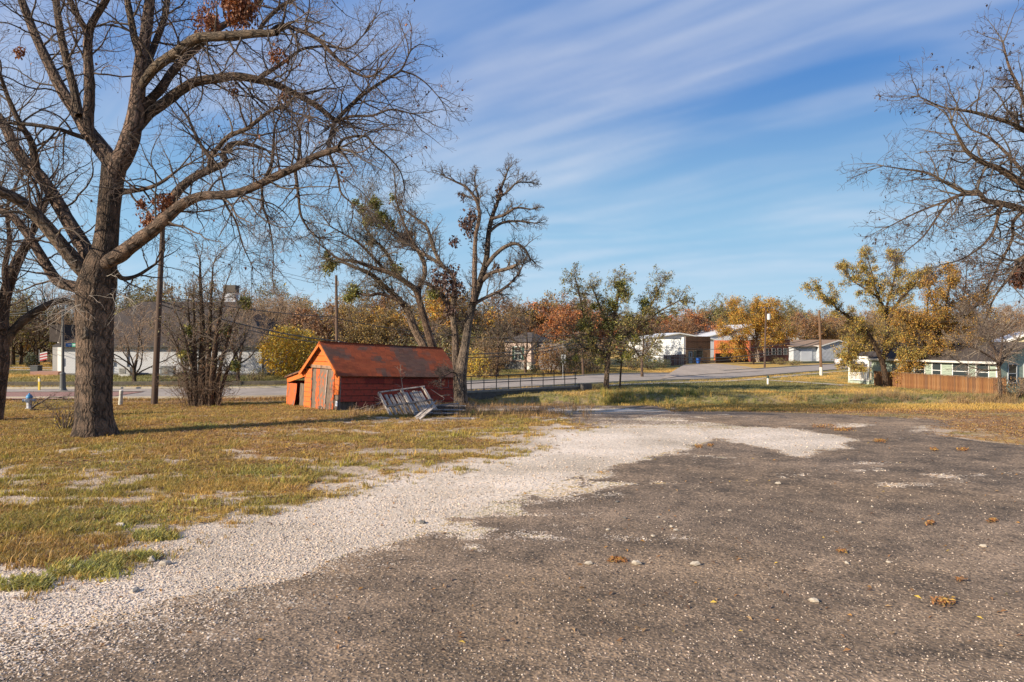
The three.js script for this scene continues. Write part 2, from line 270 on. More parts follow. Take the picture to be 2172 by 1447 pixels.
{
  const r = rng(5), tufts = [[], [], []], litter = [[], []];
  for (let k = 0; k < 330000; k++) {
    const d = 8 + 32 * Math.pow(r(), 1.15), x = (r() - 0.5) * 1.66 * d; if (x > 4 && d < 36) continue;
    if (d > 38.5 && x > -3) continue;
    const [a, g, l] = cover(x, d); if (look(latA, x, d) < 0.35 && d < 36) continue; const thin = fbm(x * 0.7 + 12, d * 1.0 + 3, 3); if (r() > l * (0.25 + 0.75 * ss(0.34, 0.52, thin)) + (g > 0.3 && g < 0.8 ? 0.03 : 0)) continue;
    if (r() < 0.30 && d > 17) continue;
    const c = lawnColor(x, d), n = fbm(x * 0.8 + 30, d * 0.9, 3), green = ss(0.48, 0.68, n), v = 0.6 + 1.0 * r();
    let k3 = mix3(c, r() < 0.5 ? [0.42, 0.33, 0.05] : STRAW, 0.5); if (r() < green * 0.35) k3 = mix3(k3, [0.27, 0.27, 0.04], 0.6);
    tufts[(r() * 3) | 0].push([x, H(x, d), -d, (0.7 + 0.7 * r() * (0.6 + n)) * (r() < 0.04 ? 2 : 1), r() * 6.3, [k3[0] * v, k3[1] * v, k3[2] * v]]);
  }
  tufts.forEach((l, i) => scatter('grass', bladeGeo(60 + i, 9, 0.065, 0.07, 0.05, 0.0045), grassMat, l, 'short dry grass growing round the old tree and the shed'));
  const lp = [0, 0, 0, 0.5, 0.16, 0.22, 1, 0.02, 0, 0, 0, 0, 1, 0.02, 0, 0.5, 0.10, -0.24];
  const lg = [1, 0.8].map(s => { const g = new THREE.BufferGeometry(); g.setAttribute('position', new THREE.Float32BufferAttribute(lp.map((v, i) => i % 3 === 1 ? v * s * 1.4 : v - (i % 3 === 0 ? 0.5 : 0)), 3)); g.computeVertexNormals(); return g; });
  for (let k = 0; k < 420000; k++) {
    const d = 7 + 36 * Math.pow(r(), 1.05), x = (r() - 0.5) * 1.66 * d; if (x > 26) continue;
    if (d > 37 && x > -3) continue;
    const [a, g, l] = cover(x, d), patch = ss(0.35, 0.65, fbm(x * 0.5 + 80, d * 0.6, 3));
    if (r() > l * (0.18 + 0.75 * patch) * (d > 16 ? 1 : 0.55) + 0.004 + 0.02 * (l > 0.1)) continue;
    const t = r(), c = t < 0.30 ? [0.30, 0.145, 0.05] : t < 0.48 ? [0.42, 0.26, 0.12] : t < 0.8 ? [0.145, 0.07, 0.035] : t < 0.93 ? [0.50, 0.24, 0.045] : [0.62, 0.42, 0.06], v = 0.7 + 0.6 * r();
    litter[k & 1].push([x, H(x, d) + 0.012 + 0.03 * r() * l, -d, 0.045 + 0.05 * r(), r() * 6.3, [c[0] * v, c[1] * v, c[2] * v], [(r() - 0.5) * 0.9, (r() - 0.5) * 0.9]]);
  }
  for (const [px, py, w, h, n] of [[1790, 912, 28, 4, 260], [1868, 936, 18, 4, 160], [1982, 955, 9, 4, 110], [2043, 954, 14, 4, 150], [1483, 948, 10, 4, 90], [1507, 946, 8, 3, 80], [1745, 905, 30, 5, 200], [2105, 1107, 12, 4, 60], [1972, 1112, 10, 4, 40], [1785, 1172, 14, 5, 30], [2000, 1280, 30, 12, 70], [2040, 1232, 14, 6, 16], [1310, 1190, 22, 5, 90]]) for (let k = 0; k < n; k++) { const q = G(px + w * (r() + r() - 1), py + h * (r() + r() - 1)), t = r(), v = 0.7 + 0.6 * r(), c = t < 0.5 ? [0.42, 0.17, 0.035] : t < 0.8 ? [0.50, 0.30, 0.06] : [0.24, 0.11, 0.04]; litter[k & 1].push([q.x, q.y + 0.012 + 0.03 * r(), -q.d, 0.04 + 0.05 * r(), r() * 6.3, [c[0] * v, c[1] * v, c[2] * v], [(r() - 0.5) * 1.2, (r() - 0.5) * 1.2]]); }
  litter.forEach((l, i) => scatter('leaf_litter', lg[i], grassMat, l, 'fallen brown and tan leaves strewn over the grass'));
}
{ // fresh green weeds where the grass meets the gravel
  const r = rng(919), l = [[], []]; for (let k = 0; k < 1300; k++) { const [cx, cy, w, h] = [[185, 1212, 95, 22], [60, 1240, 70, 16], [235, 1192, 40, 14], [330, 1140, 50, 10], [300, 1185, 30, 8], [560, 1000, 60, 14], [430, 905, 60, 8], [250, 1100, 160, 40]][(r() * 8) | 0], q = G(cx + w * (r() + r() - 1), cy + h * (r() + r() - 1)), v = 0.7 + 0.6 * r(), c = r() < 0.6 ? [0.32, 0.31, 0.055] : [0.48, 0.38, 0.07]; l[k & 1].push([q.x, q.y, -q.d, 0.7 + 0.9 * r(), r() * 6.3, [c[0] * v, c[1] * v, c[2] * v]]); }
  l.forEach((a, i) => scatter('green_weeds', bladeGeo(75 + i, 8, 0.07, 0.06, 0.07, 0.009), grassMat, a, 'fresh green weeds sprouting where the grass meets the gravel'));
}

// ---------------------------------------------------------------- tree building
class Wood {                                                 // collects tubes and leaves into one geometry
  constructor() { this.p = []; this.n = []; this.u = []; this.c = []; this.i = []; }
  tube(pts, rad, sides, col, lump = 0, foot = 0) {
    const base = this.p.length / 3, T = new THREE.Vector3(), N = new THREE.Vector3(), Bn = new THREE.Vector3(); let v = 0;
    for (let k = 0; k < pts.length; k++) {
      const a = pts[Math.max(0, k - 1)], b = pts[Math.min(pts.length - 1, k + 1)]; T.subVectors(b, a).normalize();
      if (k === 0) { N.set(Math.abs(T.y) > 0.9 ? 1 : 0, Math.abs(T.y) > 0.9 ? 0 : 1, 0).cross(T).normalize(); } else { N.addScaledVector(T, -N.dot(T)).normalize(); v += pts[k].distanceTo(pts[k - 1]); }
      Bn.crossVectors(T, N);
      for (let s = 0; s <= sides; s++) {
        const t = s / sides * 6.28318, cx = Math.cos(t), sx = Math.sin(t), w = s % sides;
        const r = (1 + foot * Math.pow(Math.max(0, 1 - v / 1.5), 3) * (0.35 + 0.65 * Math.sin(t * 5 + 1.2 * Math.sin(t * 2 + 1)) * (0.6 + 0.6 * noise(w * 0.35, 3)))) * rad[k] * (lump ? 1 + lump * (noise(w * 0.9 + 31 * lump, v * 1.3 / Math.max(rad[0], 0.05) * 0.35) - 0.5) + lump * 0.5 * (noise(w * 2.3 + 7, v * 0.6) - 0.5) : 1);
        const nx = N.x * cx + Bn.x * sx, ny = N.y * cx + Bn.y * sx, nz = N.z * cx + Bn.z * sx;
        this.p.push(pts[k].x + nx * r, pts[k].y + ny * r, pts[k].z + nz * r); this.n.push(nx, ny, nz); this.u.push(s / sides * Math.max(1, Math.round(rad[0] * 6.3)), v); { const m = lump ? 0.55 + 0.9 * noise(nx * 1.7 + v * 0.8 + 11, nz * 1.7 + v * 0.6) : 1; this.c.push(col[0] * m, col[1] * m, col[2] * m); }
      }
    }
    const row = sides + 1;
    for (let k = 0; k + 1 < pts.length; k++) for (let s = 0; s < sides; s++) { const a = base + k * row + s, b = a + 1, c = a + row, d = c + 1; this.i.push(a, b, c, b, d, c); }
  }
  leaf(p, size, col, r, droop = 0) {                          // one bent leaf of two triangles
    const a = r() * 6.283, e = (r() - 0.5) * 2.4 - droop, ux = Math.cos(a) * Math.cos(e), uy = Math.sin(e), uz = Math.sin(a) * Math.cos(e), w = size * (0.30 + 0.16 * r());
    const sx = -Math.sin(a), sz = Math.cos(a), tw = r() - 0.5, b = this.p.length / 3;
    const q = [[0, 0, 0], [ux * size * 0.5 + sx * w, uy * size * 0.5 + tw * w, uz * size * 0.5 + sz * w], [ux * size, uy * size - 0.12 * size, uz * size], [ux * size * 0.5 - sx * w, uy * size * 0.5 - tw * w, uz * size * 0.5 - sz * w]];
    const [q0, q1, q2] = q; let nx = q1[1] * q2[2] - q1[2] * q2[1], ny = q1[2] * q2[0] - q1[0] * q2[2], nz = q1[0] * q2[1] - q1[1] * q2[0]; const L = Math.hypot(nx, ny, nz) || 1;
    for (const v of q) { this.p.push(p.x + v[0], p.y + v[1], p.z + v[2]); this.n.push(nx / L, ny / L, nz / L); this.u.push(0, 0); this.c.push(col[0], col[1], col[2]); }
    this.i.push(b, b + 1, b + 2, b, b + 2, b + 3);
  }
  geo() { const g = new THREE.BufferGeometry(); g.setAttribute('position', new THREE.Float32BufferAttribute(this.p, 3)); g.setAttribute('normal', new THREE.Float32BufferAttribute(this.n, 3)); g.setAttribute('uv', new THREE.Float32BufferAttribute(this.u, 2)); g.setAttribute('color', new THREE.Float32BufferAttribute(this.c, 3)); g.setIndex(this.i); return g; }
}
const barkMat = new THREE.MeshStandardMaterial({ color: new THREE.Color().setRGB(0.205, 0.165, 0.135), map: stretch(barkTile, 1.2, 1.1), bumpMap: stretch(barkBump, 1.2, 1.1), bumpScale: 0.07, roughness: 0.95, vertexColors: true });
const twigMat = new THREE.MeshStandardMaterial({ color: 0xffffff, roughness: 0.9, vertexColors: true });
const crownMat = new THREE.MeshPhysicalMaterial({ color: 0xffffff, roughness: 0.75, side: THREE.DoubleSide, vertexColors: true, transmission: 0.35, thickness: 0 });
const jit = (c, r, k = 0.35) => { const v = 1 - k / 2 + k * r(); return [c[0] * v * (1 + 0.10 * (r() - 0.5)), c[1] * v, c[2] * v * (1 + 0.10 * (r() - 0.5))]; };
const randDir = r => { const z = r() * 2 - 1, a = r() * 6.283, q = Math.sqrt(1 - z * z); return new THREE.Vector3(Math.cos(a) * q, z, Math.sin(a) * q); };
// A branch that wanders, tapers and forks. o: seg, wander, trop (per level), kids (per level), ang, lr, rr, rmin, levels
function grow(w, p0, dir, len, rad, lvl, o, r, tips, thick) {
  const n = Math.max(3, Math.round(len / (o.seg * (lvl > 1 ? 0.75 : 1)))), step = len / n, pts = [p0.clone()], rs = [rad], dirs = [dir.clone()], d = dir.clone();
  const tr = o.trop[Math.min(lvl, o.trop.length - 1)];
  for (let k = 1; k <= n; k++) { d.addScaledVector(randDir(r), o.wander * (lvl > 1 ? 1.15 : 0.8)); d.y += tr * step; d.normalize(); pts.push(pts[k - 1].clone().addScaledVector(d, step)); rs.push(Math.max(o.rmin, rad * (1 - 0.72 * k / n))); dirs.push(d.clone()); }
  const col = jit(lvl > 1 ? o.twig : o.bark, r, 0.3);
  (lvl === 0 && thick ? thick : w).tube(pts, rs, lvl === 0 ? 7 : lvl === 1 ? 5 : 3, lvl === 0 && thick ? jit(o.barkTint ?? [1, 1, 1], r, 0.15) : col, 0);
  if (lvl >= o.levels) { tips.push([pts[n], dirs[n]]); if (n > 3) tips.push([pts[n >> 1], dirs[n >> 1]]); return; }
  const kids = o.kids[Math.min(lvl, o.kids.length - 1)], m = Math.max(1, Math.round(kids * (0.7 + 0.6 * r())));
  for (let k = 0; k < m; k++) {
    const t = (lvl === 0 ? 0.28 : 0.12) + ((k + r()) / m) * (lvl === 0 ? 0.72 : 0.86), i = Math.min(n, Math.max(1, Math.round(t * n)));
    const q = dirs[i].clone(), ax = randDir(r).cross(q).normalize(), nd = q.applyAxisAngle(ax, o.ang * (0.6 + 0.7 * r()));
    grow(w, pts[i], nd, len * o.lr * (1.15 - 0.6 * t) * (0.7 + 0.6 * r()), Math.max(o.rmin, rs[i] * o.rr), lvl + 1, o, r, tips, thick);
  }
}
const smooth = (pts, rs, n) => { const c = new THREE.CatmullRomCurve3(pts, false, 'centripetal'), P2 = c.getPoints(n), R = P2.map((_, i) => { const t = i / n * (rs.length - 1), k = Math.min(rs.length - 2, t | 0); return mix(rs[k], rs[k + 1], t - k); }); return [P2, R]; };
// A limb surveyed as [px, py, half width] points whose depth runs from d0 to d1; bends a little out of that plane
function limb(pts, d0, d1, seed = 1, k = 1) {
  const n = pts.length, w = pts.map(([px, py], i) => { const t = i / (n - 1), d = mix(d0, d1, t) + 0.25 * Math.sin(t * 5 + seed * 1.7) * t; return P(px, py, d); });
  return smooth(w, pts.map(([, , r], i) => Math.max(0.008, r * 0.87 * k * mix(d0, d1, i / (n - 1)) / F)), Math.max(8, n * 4));
}
// Branches along a surveyed limb
function dress(w, [pts, rs], o, r, tips, from = 0.2, every = 0.45, len = 1.6, thick) {
  let run = 0, next = every * r();
  const total = pts.reduce((s, p, i) => s + (i ? p.distanceTo(pts[i - 1]) : 0), 0);
  for (let i = 1; i < pts.length; i++) {
    run += pts[i].distanceTo(pts[i - 1]); if (run / total < from) { next = run; continue; }
    while (next < run) {
      next += every * (0.5 + r()); const T = new THREE.Vector3().subVectors(pts[i], pts[i - 1]).normalize(), nd = T.clone().applyAxisAngle(randDir(r).cross(T).normalize(), o.ang * (0.7 + 0.9 * r()));
      nd.y += o.lift ?? 0.1; nd.normalize();
      grow(w, pts[i], nd, len * (0.45 + 0.9 * r()) * (1.1 - 0.4 * run / total), Math.max(o.rmin * 1.5, Math.min(rs[i] * 0.5, 0.03 + 0.012 * r())), 1, o, r, tips, thick);
    }
  }
  const e = pts.length - 1, T = new THREE.Vector3().subVectors(pts[e], pts[e - 1]).normalize();
  for (let k = 0; k < 3; k++) grow(w, pts[e], T.clone().addScaledVector(randDir(r), 0.5).normalize(), len * 0.8, Math.min(rs[e], 0.03), 1, o, r, tips, thick);
}
function clump(parent, name, mat, c, rad, n, size, cols, seed, squash = 1, droop = 0) {   // a ball of leaves: mistletoe, hanging dead leaves
  const w = new Wood(), r = rng(seed), p = new THREE.Vector3();
  for (let k = 0; k < n; k++) { const dv = randDir(r); p.copy(dv).multiplyScalar(rad * Math.cbrt(r()) * (0.35 + 1.1 * noise(dv.x * 2.6 + seed, dv.y * 2.6 + dv.z * 1.9)) * (0.8 + 0.4 * r())); p.y *= squash; p.add(c); w.leaf(p, size * (0.6 + 0.8 * r()), jit(cols[(r() * cols.length) | 0], r, 0.5), r, droop); }
  return part(parent, name, w.geo(), mat);
}
const PECAN = { seg: 0.22, wander: 0.36, trop: [0, -0.07, -0.16, -0.12], kids: [6, 6, 3.2], ang: 0.9, lr: 0.60, rr: 0.52, rmin: 0.0042, levels: 3, bark: [0.085, 0.062, 0.046], twig: [0.125, 0.09, 0.072], lift: 0.05 };
const MIST = [[0.24, 0.26, 0.045], [0.33, 0.31, 0.06], [0.15, 0.18, 0.035], [0.40, 0.33, 0.07]];
const RUST = [[0.26, 0.085, 0.025], [0.36, 0.13, 0.035], [0.18, 0.06, 0.025]];

// ---------------------------------------------------------------- the old pecan beside the drive
{
  const g0 = G(203, 925), D = g0.d, r = rng(2024), tree = thing('pecan_tree', 'huge old bare tree with a hollow knot and spreading limbs on the leaf-strewn grass', 'tree', [0, 0, 0]);
  const tw = new Wood(), bark = [1.0, 0.93, 0.86], tips = [];
  // trunk
  {
    const w = new Wood(), [pts, rs] = limb([[203, 934, 47], [202, 915, 44], [201, 890, 40.5], [201, 850, 38.5], [201, 780, 38.5], [201, 700, 40], [203, 645, 42], [207, 600, 42], [214, 560, 34], [222, 531, 27], [228, 485, 24.5], [232, 442, 24], [239, 385, 25], [243, 352, 27], [243, 335, 20]], D, D + 0.2, 1);
    w.tube(pts, rs, 48, bark, 0.16, 0.22);
    const trunk = part(tree, 'trunk', w.geo(), barkMat);
    // hollow knot: a bulging ring of bark round a dark hole
    const kp = P(179, 706, D - 0.43), ring = new THREE.TorusGeometry(0.19, 0.075, 10, 28), rp = ring.attributes.position;
    for (let i = 0; i < rp.count; i++) { const v = 1 + 0.22 * (noise(rp.getX(i) * 14, rp.getY(i) * 14) - 0.5); rp.setXYZ(i, rp.getX(i) * v * 0.95, rp.getY(i) * v * 1.12, rp.getZ(i) * 1.3); } ring.computeVertexNormals();
    const kg = new THREE.Group(); kg.name = 'hollow_knot'; kg.position.copy(kp); kg.rotation.y = -0.55; kg.scale.set(0.85, 0.85, 0.8); tree.add(kg);
    part(kg, 'bark_ring', ring, std([0.105, 0.082, 0.064], 0.95, { bumpMap: barkBump, bumpScale: 0.05 }));
    part(kg, 'hollow', new THREE.SphereGeometry(0.165, 16, 12, 0, Math.PI).rotateY(Math.PI).scale(1, 1.25, 1.1), std([0.035, 0.027, 0.02], 1, { side: THREE.DoubleSide }), [0, 0, 0.045]);
  }
  const L = [ // [points, depth change at end, where twigs begin, twig spacing, twig length]
    [[[241, 380, 14], [236, 352, 19], [228, 333, 19.5], [190, 283, 18], [164, 239, 16], [133, 195, 13], [99, 128, 11], [71, 66, 10], [49, 9, 9], [22, -70, 7], [0, -150, 4]], 1.6, 0.35, 0.4, 2.0],
    [[[200, 300, 8], [188, 270, 12], [188, 230, 13.5], [190, 186, 12.5], [186, 110, 11], [189, 66, 10], [203, 35, 8.5], [222, 4, 8], [245, -50, 6], [258, -120, 3]], -0.8, 0.35, 0.4, 1.9],
    [[[188, 72, 8], [168, 40, 7.5], [150, 4, 7], [138, -60, 5], [132, -110, 3]], -1.2, 0.2, 0.4, 1.5],
    [[[168, 245, 10], [157, 190, 9.5], [141, 128, 9], [126, 57, 8.5], [119, 0, 8], [112, -90, 4]], 0.4, 0.3, 0.45, 1.7],
    [[[239, 392, 14], [246, 362, 20], [260, 335, 22.5], [274, 301, 22], [287, 248, 20], [292, 199, 17], [298, 133, 15], [310, 66, 13], [318, 0, 12], [326, -80, 9], [340, -170, 5]], -0.5, 0.4, 0.4, 2.0],
    [[[294, 110, 9], [286, 85, 9], [279, 50, 9], [272, 13, 8.5], [262, -50, 6], [250, -110, 3]], 1.2, 0.3, 0.4, 1.6],
    [[[312, 140, 9], [320, 115, 8], [332, 84, 8], [349, 35, 7.5], [354, 0, 7], [360, -70, 4]], 0.9, 0.2, 0.4, 1.5],
    [[[294, 205, 7], [303, 178, 10], [318, 156, 12], [336, 137, 12], [376, 110, 12], [420, 80, 12], [460, 78, 11], [529, 72, 10], [575, 70, 8.5], [588, 69, 8]], -2.2, 0.25, 0.35, 1.7],
    [[[575, 68, 7], [595, 55, 6], [633, 64, 5.5], [674, 83, 5], [698, 107, 4.8], [729, 138, 4], [771, 162, 3.2], [792, 161, 2.4]], -0.8, 0.05, 0.32, 1.5],
    [[[548, 70, 6], [560, 48, 5.5], [598, 12, 5], [640, -10, 4], [690, -50, 3]], 0.6, 0.1, 0.32, 1.5],
    [[[290, 250, 7], [303, 226, 11], [336, 195, 11.5], [367, 150, 11], [398, 119, 10], [440, 80, 9], [469, 57, 8], [520, 30, 7], [555, -5, 6], [590, -50, 4]], 1.6, 0.3, 0.35, 1.7],
    [[[282, 290, 8], [297, 264, 12], [318, 239, 13.5], [350, 217, 13], [385, 190, 12], [411, 175, 11.5], [465, 166, 11], [501, 162, 10], [546, 169, 9], [581, 178, 8.5], [626, 199, 8.2], [674, 226, 7.6], [702, 249, 6.5], [716, 257, 6]], 1.2, 0.3, 0.32, 1.8],
    [[[712, 258, 5.5], [723, 245, 5], [754, 214, 4.6], [788, 188, 4], [823, 166, 3.4], [850, 149, 2.6], [866, 118, 1.8]], 0.5, 0.05, 0.28, 1.4],
    [[[852, 150, 2.4], [880, 160, 2], [905, 178, 1.6], [930, 205, 1.2]], 0.3, 0.05, 0.25, 0.9],
    [[[716, 256, 4], [745, 247, 3.6], [790, 245, 3], [830, 232, 2.4], [868, 240, 1.6]], -0.7, 0.05, 0.28, 1.3],
    [[[545, 168, 6], [575, 150, 5], [608, 128, 4.4], [640, 105, 3.6], [690, 98, 3], [740, 102, 2.2], [770, 75, 1.6]], 0.4, 0.1, 0.28, 1.4],
    [[[212, 572, 10], [228, 556, 16], [252, 541, 19], [283, 518, 17], [319, 491, 16], [350, 465, 15], [385, 434, 13], [425, 416, 11], [469, 414, 10.5], [518, 405, 10], [564, 384, 10], [598, 368, 9.6], [626, 356, 9.2], [660, 335, 8], [698, 321, 7.4], [721, 313, 7]], -3.0, 0.3, 0.30, 1.8],
    [[[697, 322, 6], [699, 300, 5.5], [705, 275, 5.2], [709, 258, 5]], 2.9, 0.3, 0.3, 1.0],
    [[[718, 308, 3.5], [729, 295, 3.2], [778, 290, 2.8], [792, 307, 2.4], [823, 332, 2], [850, 366, 1.6], [858, 400, 1.1]], 0.4, 0.05, 0.25, 1.0],
    [[[626, 362, 4.5], [633, 415, 3.6], [638, 456, 3], [653, 484, 2.2], [676, 505, 1.5]], -0.3, 0.1, 0.25, 1.0],
    [[[698, 326, 3.6], [716, 370, 3], [723, 408, 2.5], [747, 432, 1.8]], 0.4, 0.1, 0.25, 1.0],
    [[[555, 390, 3.8], [558, 439, 3], [570, 473, 2.3], [578, 520, 1.6], [580, 560, 1]], -0.5, 0.1, 0.22, 1.0],
    [[[470, 414, 3.6], [482, 440, 3], [500, 470, 2.5], [515, 520, 1.8], [535, 565, 1.1]], 0.6, 0.1, 0.22, 1.1],
    [[[560, 384, 5], [575, 350, 4.4], [580, 310, 3.6], [583, 270, 2.6], [596, 240, 1.6]], 0.8, 0.1, 0.25, 1.3],
    [[[630, 354, 4.2], [634, 325, 3.6], [637, 290, 3], [630, 262, 2]], -0.7, 0.1, 0.25, 1.2],
    [[[330, 486, 7], [343, 468, 10.5], [355, 447, 11.5], [376, 407, 11], [411, 376, 10], [451, 358, 9], [478, 345, 8], [474, 325, 7], [495, 305, 6], [531, 307, 5], [565, 318, 3]], 1.2, 0.25, 0.3, 1.6],
    [[[445, 360, 6.5], [447, 336, 6.5], [465, 310, 6], [487, 288, 6], [522, 274, 5.5], [546, 256, 5], [574, 235, 4.5], [598, 228, 4], [619, 238, 3], [647, 245, 2]], -1.4, 0.1, 0.28, 1.5],
    [[[447, 338, 5], [432, 318, 4.2], [412, 280, 3.6], [395, 245, 3], [372, 215, 2]], 0.5, 0.15, 0.28, 1.3],
    [[[258, 408, 7], [275, 406, 6], [310, 400, 5], [345, 385, 4], [380, 358, 2.5]], -0.9, 0.15, 0.28, 1.3],
    [[[212, 585, 10], [203, 556, 16], [190, 540, 18], [177, 522, 18], [142, 465, 16], [111, 411, 15], [84, 372, 14], [53, 341, 13], [27, 305, 12], [9, 265, 11], [-40, 200, 8], [-80, 120, 5]], 2.0, 0.3, 0.34, 1.9],
    [[[78, 362, 9], [66, 301, 8], [44, 265, 7], [20, 215, 5.5], [0, 160, 4]], -0.9, 0.15, 0.32, 1.6],
    [[[205, 620, 12], [188, 590, 17], [164, 560, 18], [133, 522, 16], [88, 469, 15], [53, 434, 14], [13, 411, 13], [-40, 385, 11], [-120, 330, 7]], -1.8, 0.3, 0.32, 1.9],
    [[[185, 618, 16], [155, 608, 14], [124, 597, 12.5], [88, 544, 11], [57, 496, 10], [27, 460, 9], [0, 447, 8], [-50, 420, 6]], 1.0, 0.25, 0.30, 1.7],
    [[[178, 292, 6], [150, 283, 5.5], [124, 274, 5], [71, 265, 4.5], [22, 261, 3.8], [-30, 250, 2.5]], -1.2, 0.1, 0.3, 1.4],
    [[[240, 570, 7], [258, 590, 6], [290, 585, 4.5], [330, 560, 3]], 1.3, 0.2, 0.28, 1.2],
    [[[70, 480, 6], [84, 440, 5], [78, 400, 4], [62, 370, 2.5]], 0.8, 0.1, 0.28, 1.5],
  ];
  L.forEach(([pts, dd, from, every, len], i) => {
    const w = new Wood(), start = i ? 0 : 0, off = Math.sin(i * 2.3) * 0.15, lp = limb(pts, D + off, D + off + dd, i + 2);
    // limbs that leave another limb begin at that limb's own depth
    w.tube(lp[0], lp[1], pts[0][2] > 9 ? 14 : 8, jit(bark, r, 0.12), 0.14); part(tree, 'limb', w.geo(), barkMat);
    dress(tw, lp, PECAN, r, tips, from * 0.9, every * 0.92, len * 1.5);
  });
  // short sprouts curling out of the trunk
  for (let k = 0; k < 26; k++) { const a = r() * 6.283, y = 640 - 90 * r() * r(), c = P(203, y + 20 * r(), D); grow(tw, new THREE.Vector3(c.x + Math.cos(a) * 0.62, c.y, c.z + Math.sin(a) * 0.62), new THREE.Vector3(Math.cos(a), -0.1, Math.sin(a)).normalize(), 0.8 + 0.9 * r(), 0.012, 2, { ...PECAN, trop: [0, 0, -0.9, -0.9], twig: [0.36, 0.31, 0.26] }, r, tips); }
  part(tree, 'crown', tw.geo(), twigMat);
  // open nut husks at the twig ends, and a few curled leaves that stayed
  const hk = new Wood(); tips.forEach(([p]) => { if (r() < 0.05) { const c = jit([0.045, 0.03, 0.026], r); for (let k = 0; k < 3; k++) hk.leaf(p, 0.045 + 0.04 * r(), c, r); } else if (r() < 0.01) for (let k = 0; k < 3; k++) hk.leaf(p, 0.10, jit(RUST[k], r), r, 0.6); });
  part(tree, 'husks', hk.geo(), crownMat);
  for (const [px, py, dz, rr, n, s] of [...Array.from({ length: 15 }, (_, k) => [425 + 118 * r() , -8 + 62 * r(), -0.5 - 0.5 * r(), 0.2 + 0.2 * r(), 80 + 70 * r(), 1.3]), [588, 115, -1.5, 0.32, 130, 1.2], [352, 430, -0.8, 0.34, 220, 1], [320, 470, -0.7, 0.36, 240, 0.9], [300, 430, -0.4, 0.22, 90, 1], [605, 205, 1.0, 0.30, 120, 1.2], [497, 190, 1.1, 0.2, 60, 1.6], [42, 108, -0.2, 0.16, 50, 1]])
    clump(tree, 'dead_leaves', crownMat, P(px, py, D + dz), rr, n * 2, 0.085, RUST, px + py, s * 1.15, 1.1);
}

// ---------------------------------------------------------------- generic surveyed tree
function surveyed(name, label, group, d, limbs, o, seed, extra = {}) {
  const tree = thing(name, label, 'tree', [0, 0, 0], 0, group), r = rng(seed), tw = new Wood(), tips = [], tint = extra.tint ?? [1, 1, 1];
  limbs.forEach(([pts, dd, from, every, len], i) => {
    const w = new Wood(), lp = limb(pts, d + (i ? Math.sin(i * 1.9) * 0.15 : 0), d + dd, seed + i, extra.k ?? 1);
    w.tube(lp[0], lp[1], i ? 9 : 16, jit(tint, r, 0.15), i ? 0.12 : 0.2); part(tree, i ? 'limb' : 'trunk', w.geo(), barkMat); if (every) dress(tw, lp, o, r, tips, from, every * (extra.every ?? 1), len * (extra.len ?? 1));
  });
  part(tree, 'crown', tw.geo(), twigMat);
  if (extra.leaves) { const w = new Wood(), [share, n, size, cols, spread] = extra.leaves; tips.forEach(([p]) => { if (r() < share) for (let k = 0; k < n; k++) w.leaf(p.clone().addScaledVector(randDir(r), spread * r()), size * (0.6 + 0.7 * r()), jit(cols[(r() * cols.length) | 0], r, 0.5), r, 0.3); }); part(tree, 'leaves', w.geo(), crownMat); }
  for (const [px, py, dz, rr, n, kind] of extra.clumps ?? []) kind === 'rust' ? clump(tree, 'dead_leaves', crownMat, P(px, py, d + dz), rr, n, 0.14, extra.dead ?? [[0.10, 0.05, 0.045], [0.14, 0.075, 0.05]], px * 3 + py, 1.2, 0.8) : clump(tree, 'mistletoe_leaves', crownMat, P(px, py, d + dz), rr * 1.05, n * 2, 0.12, MIST, px * 3 + py, 0.95);
  return tree;
}
const ROUGH = { seg: 0.2, wander: 0.30, trop: [0, 0.05, 0.02, 0], kids: [6, 8, 5], ang: 0.8, lr: 0.52, rr: 0.55, rmin: 0.006, levels: 3, bark: [0.12, 0.095, 0.072], twig: [0.105, 0.078, 0.06], lift: 0.15 };
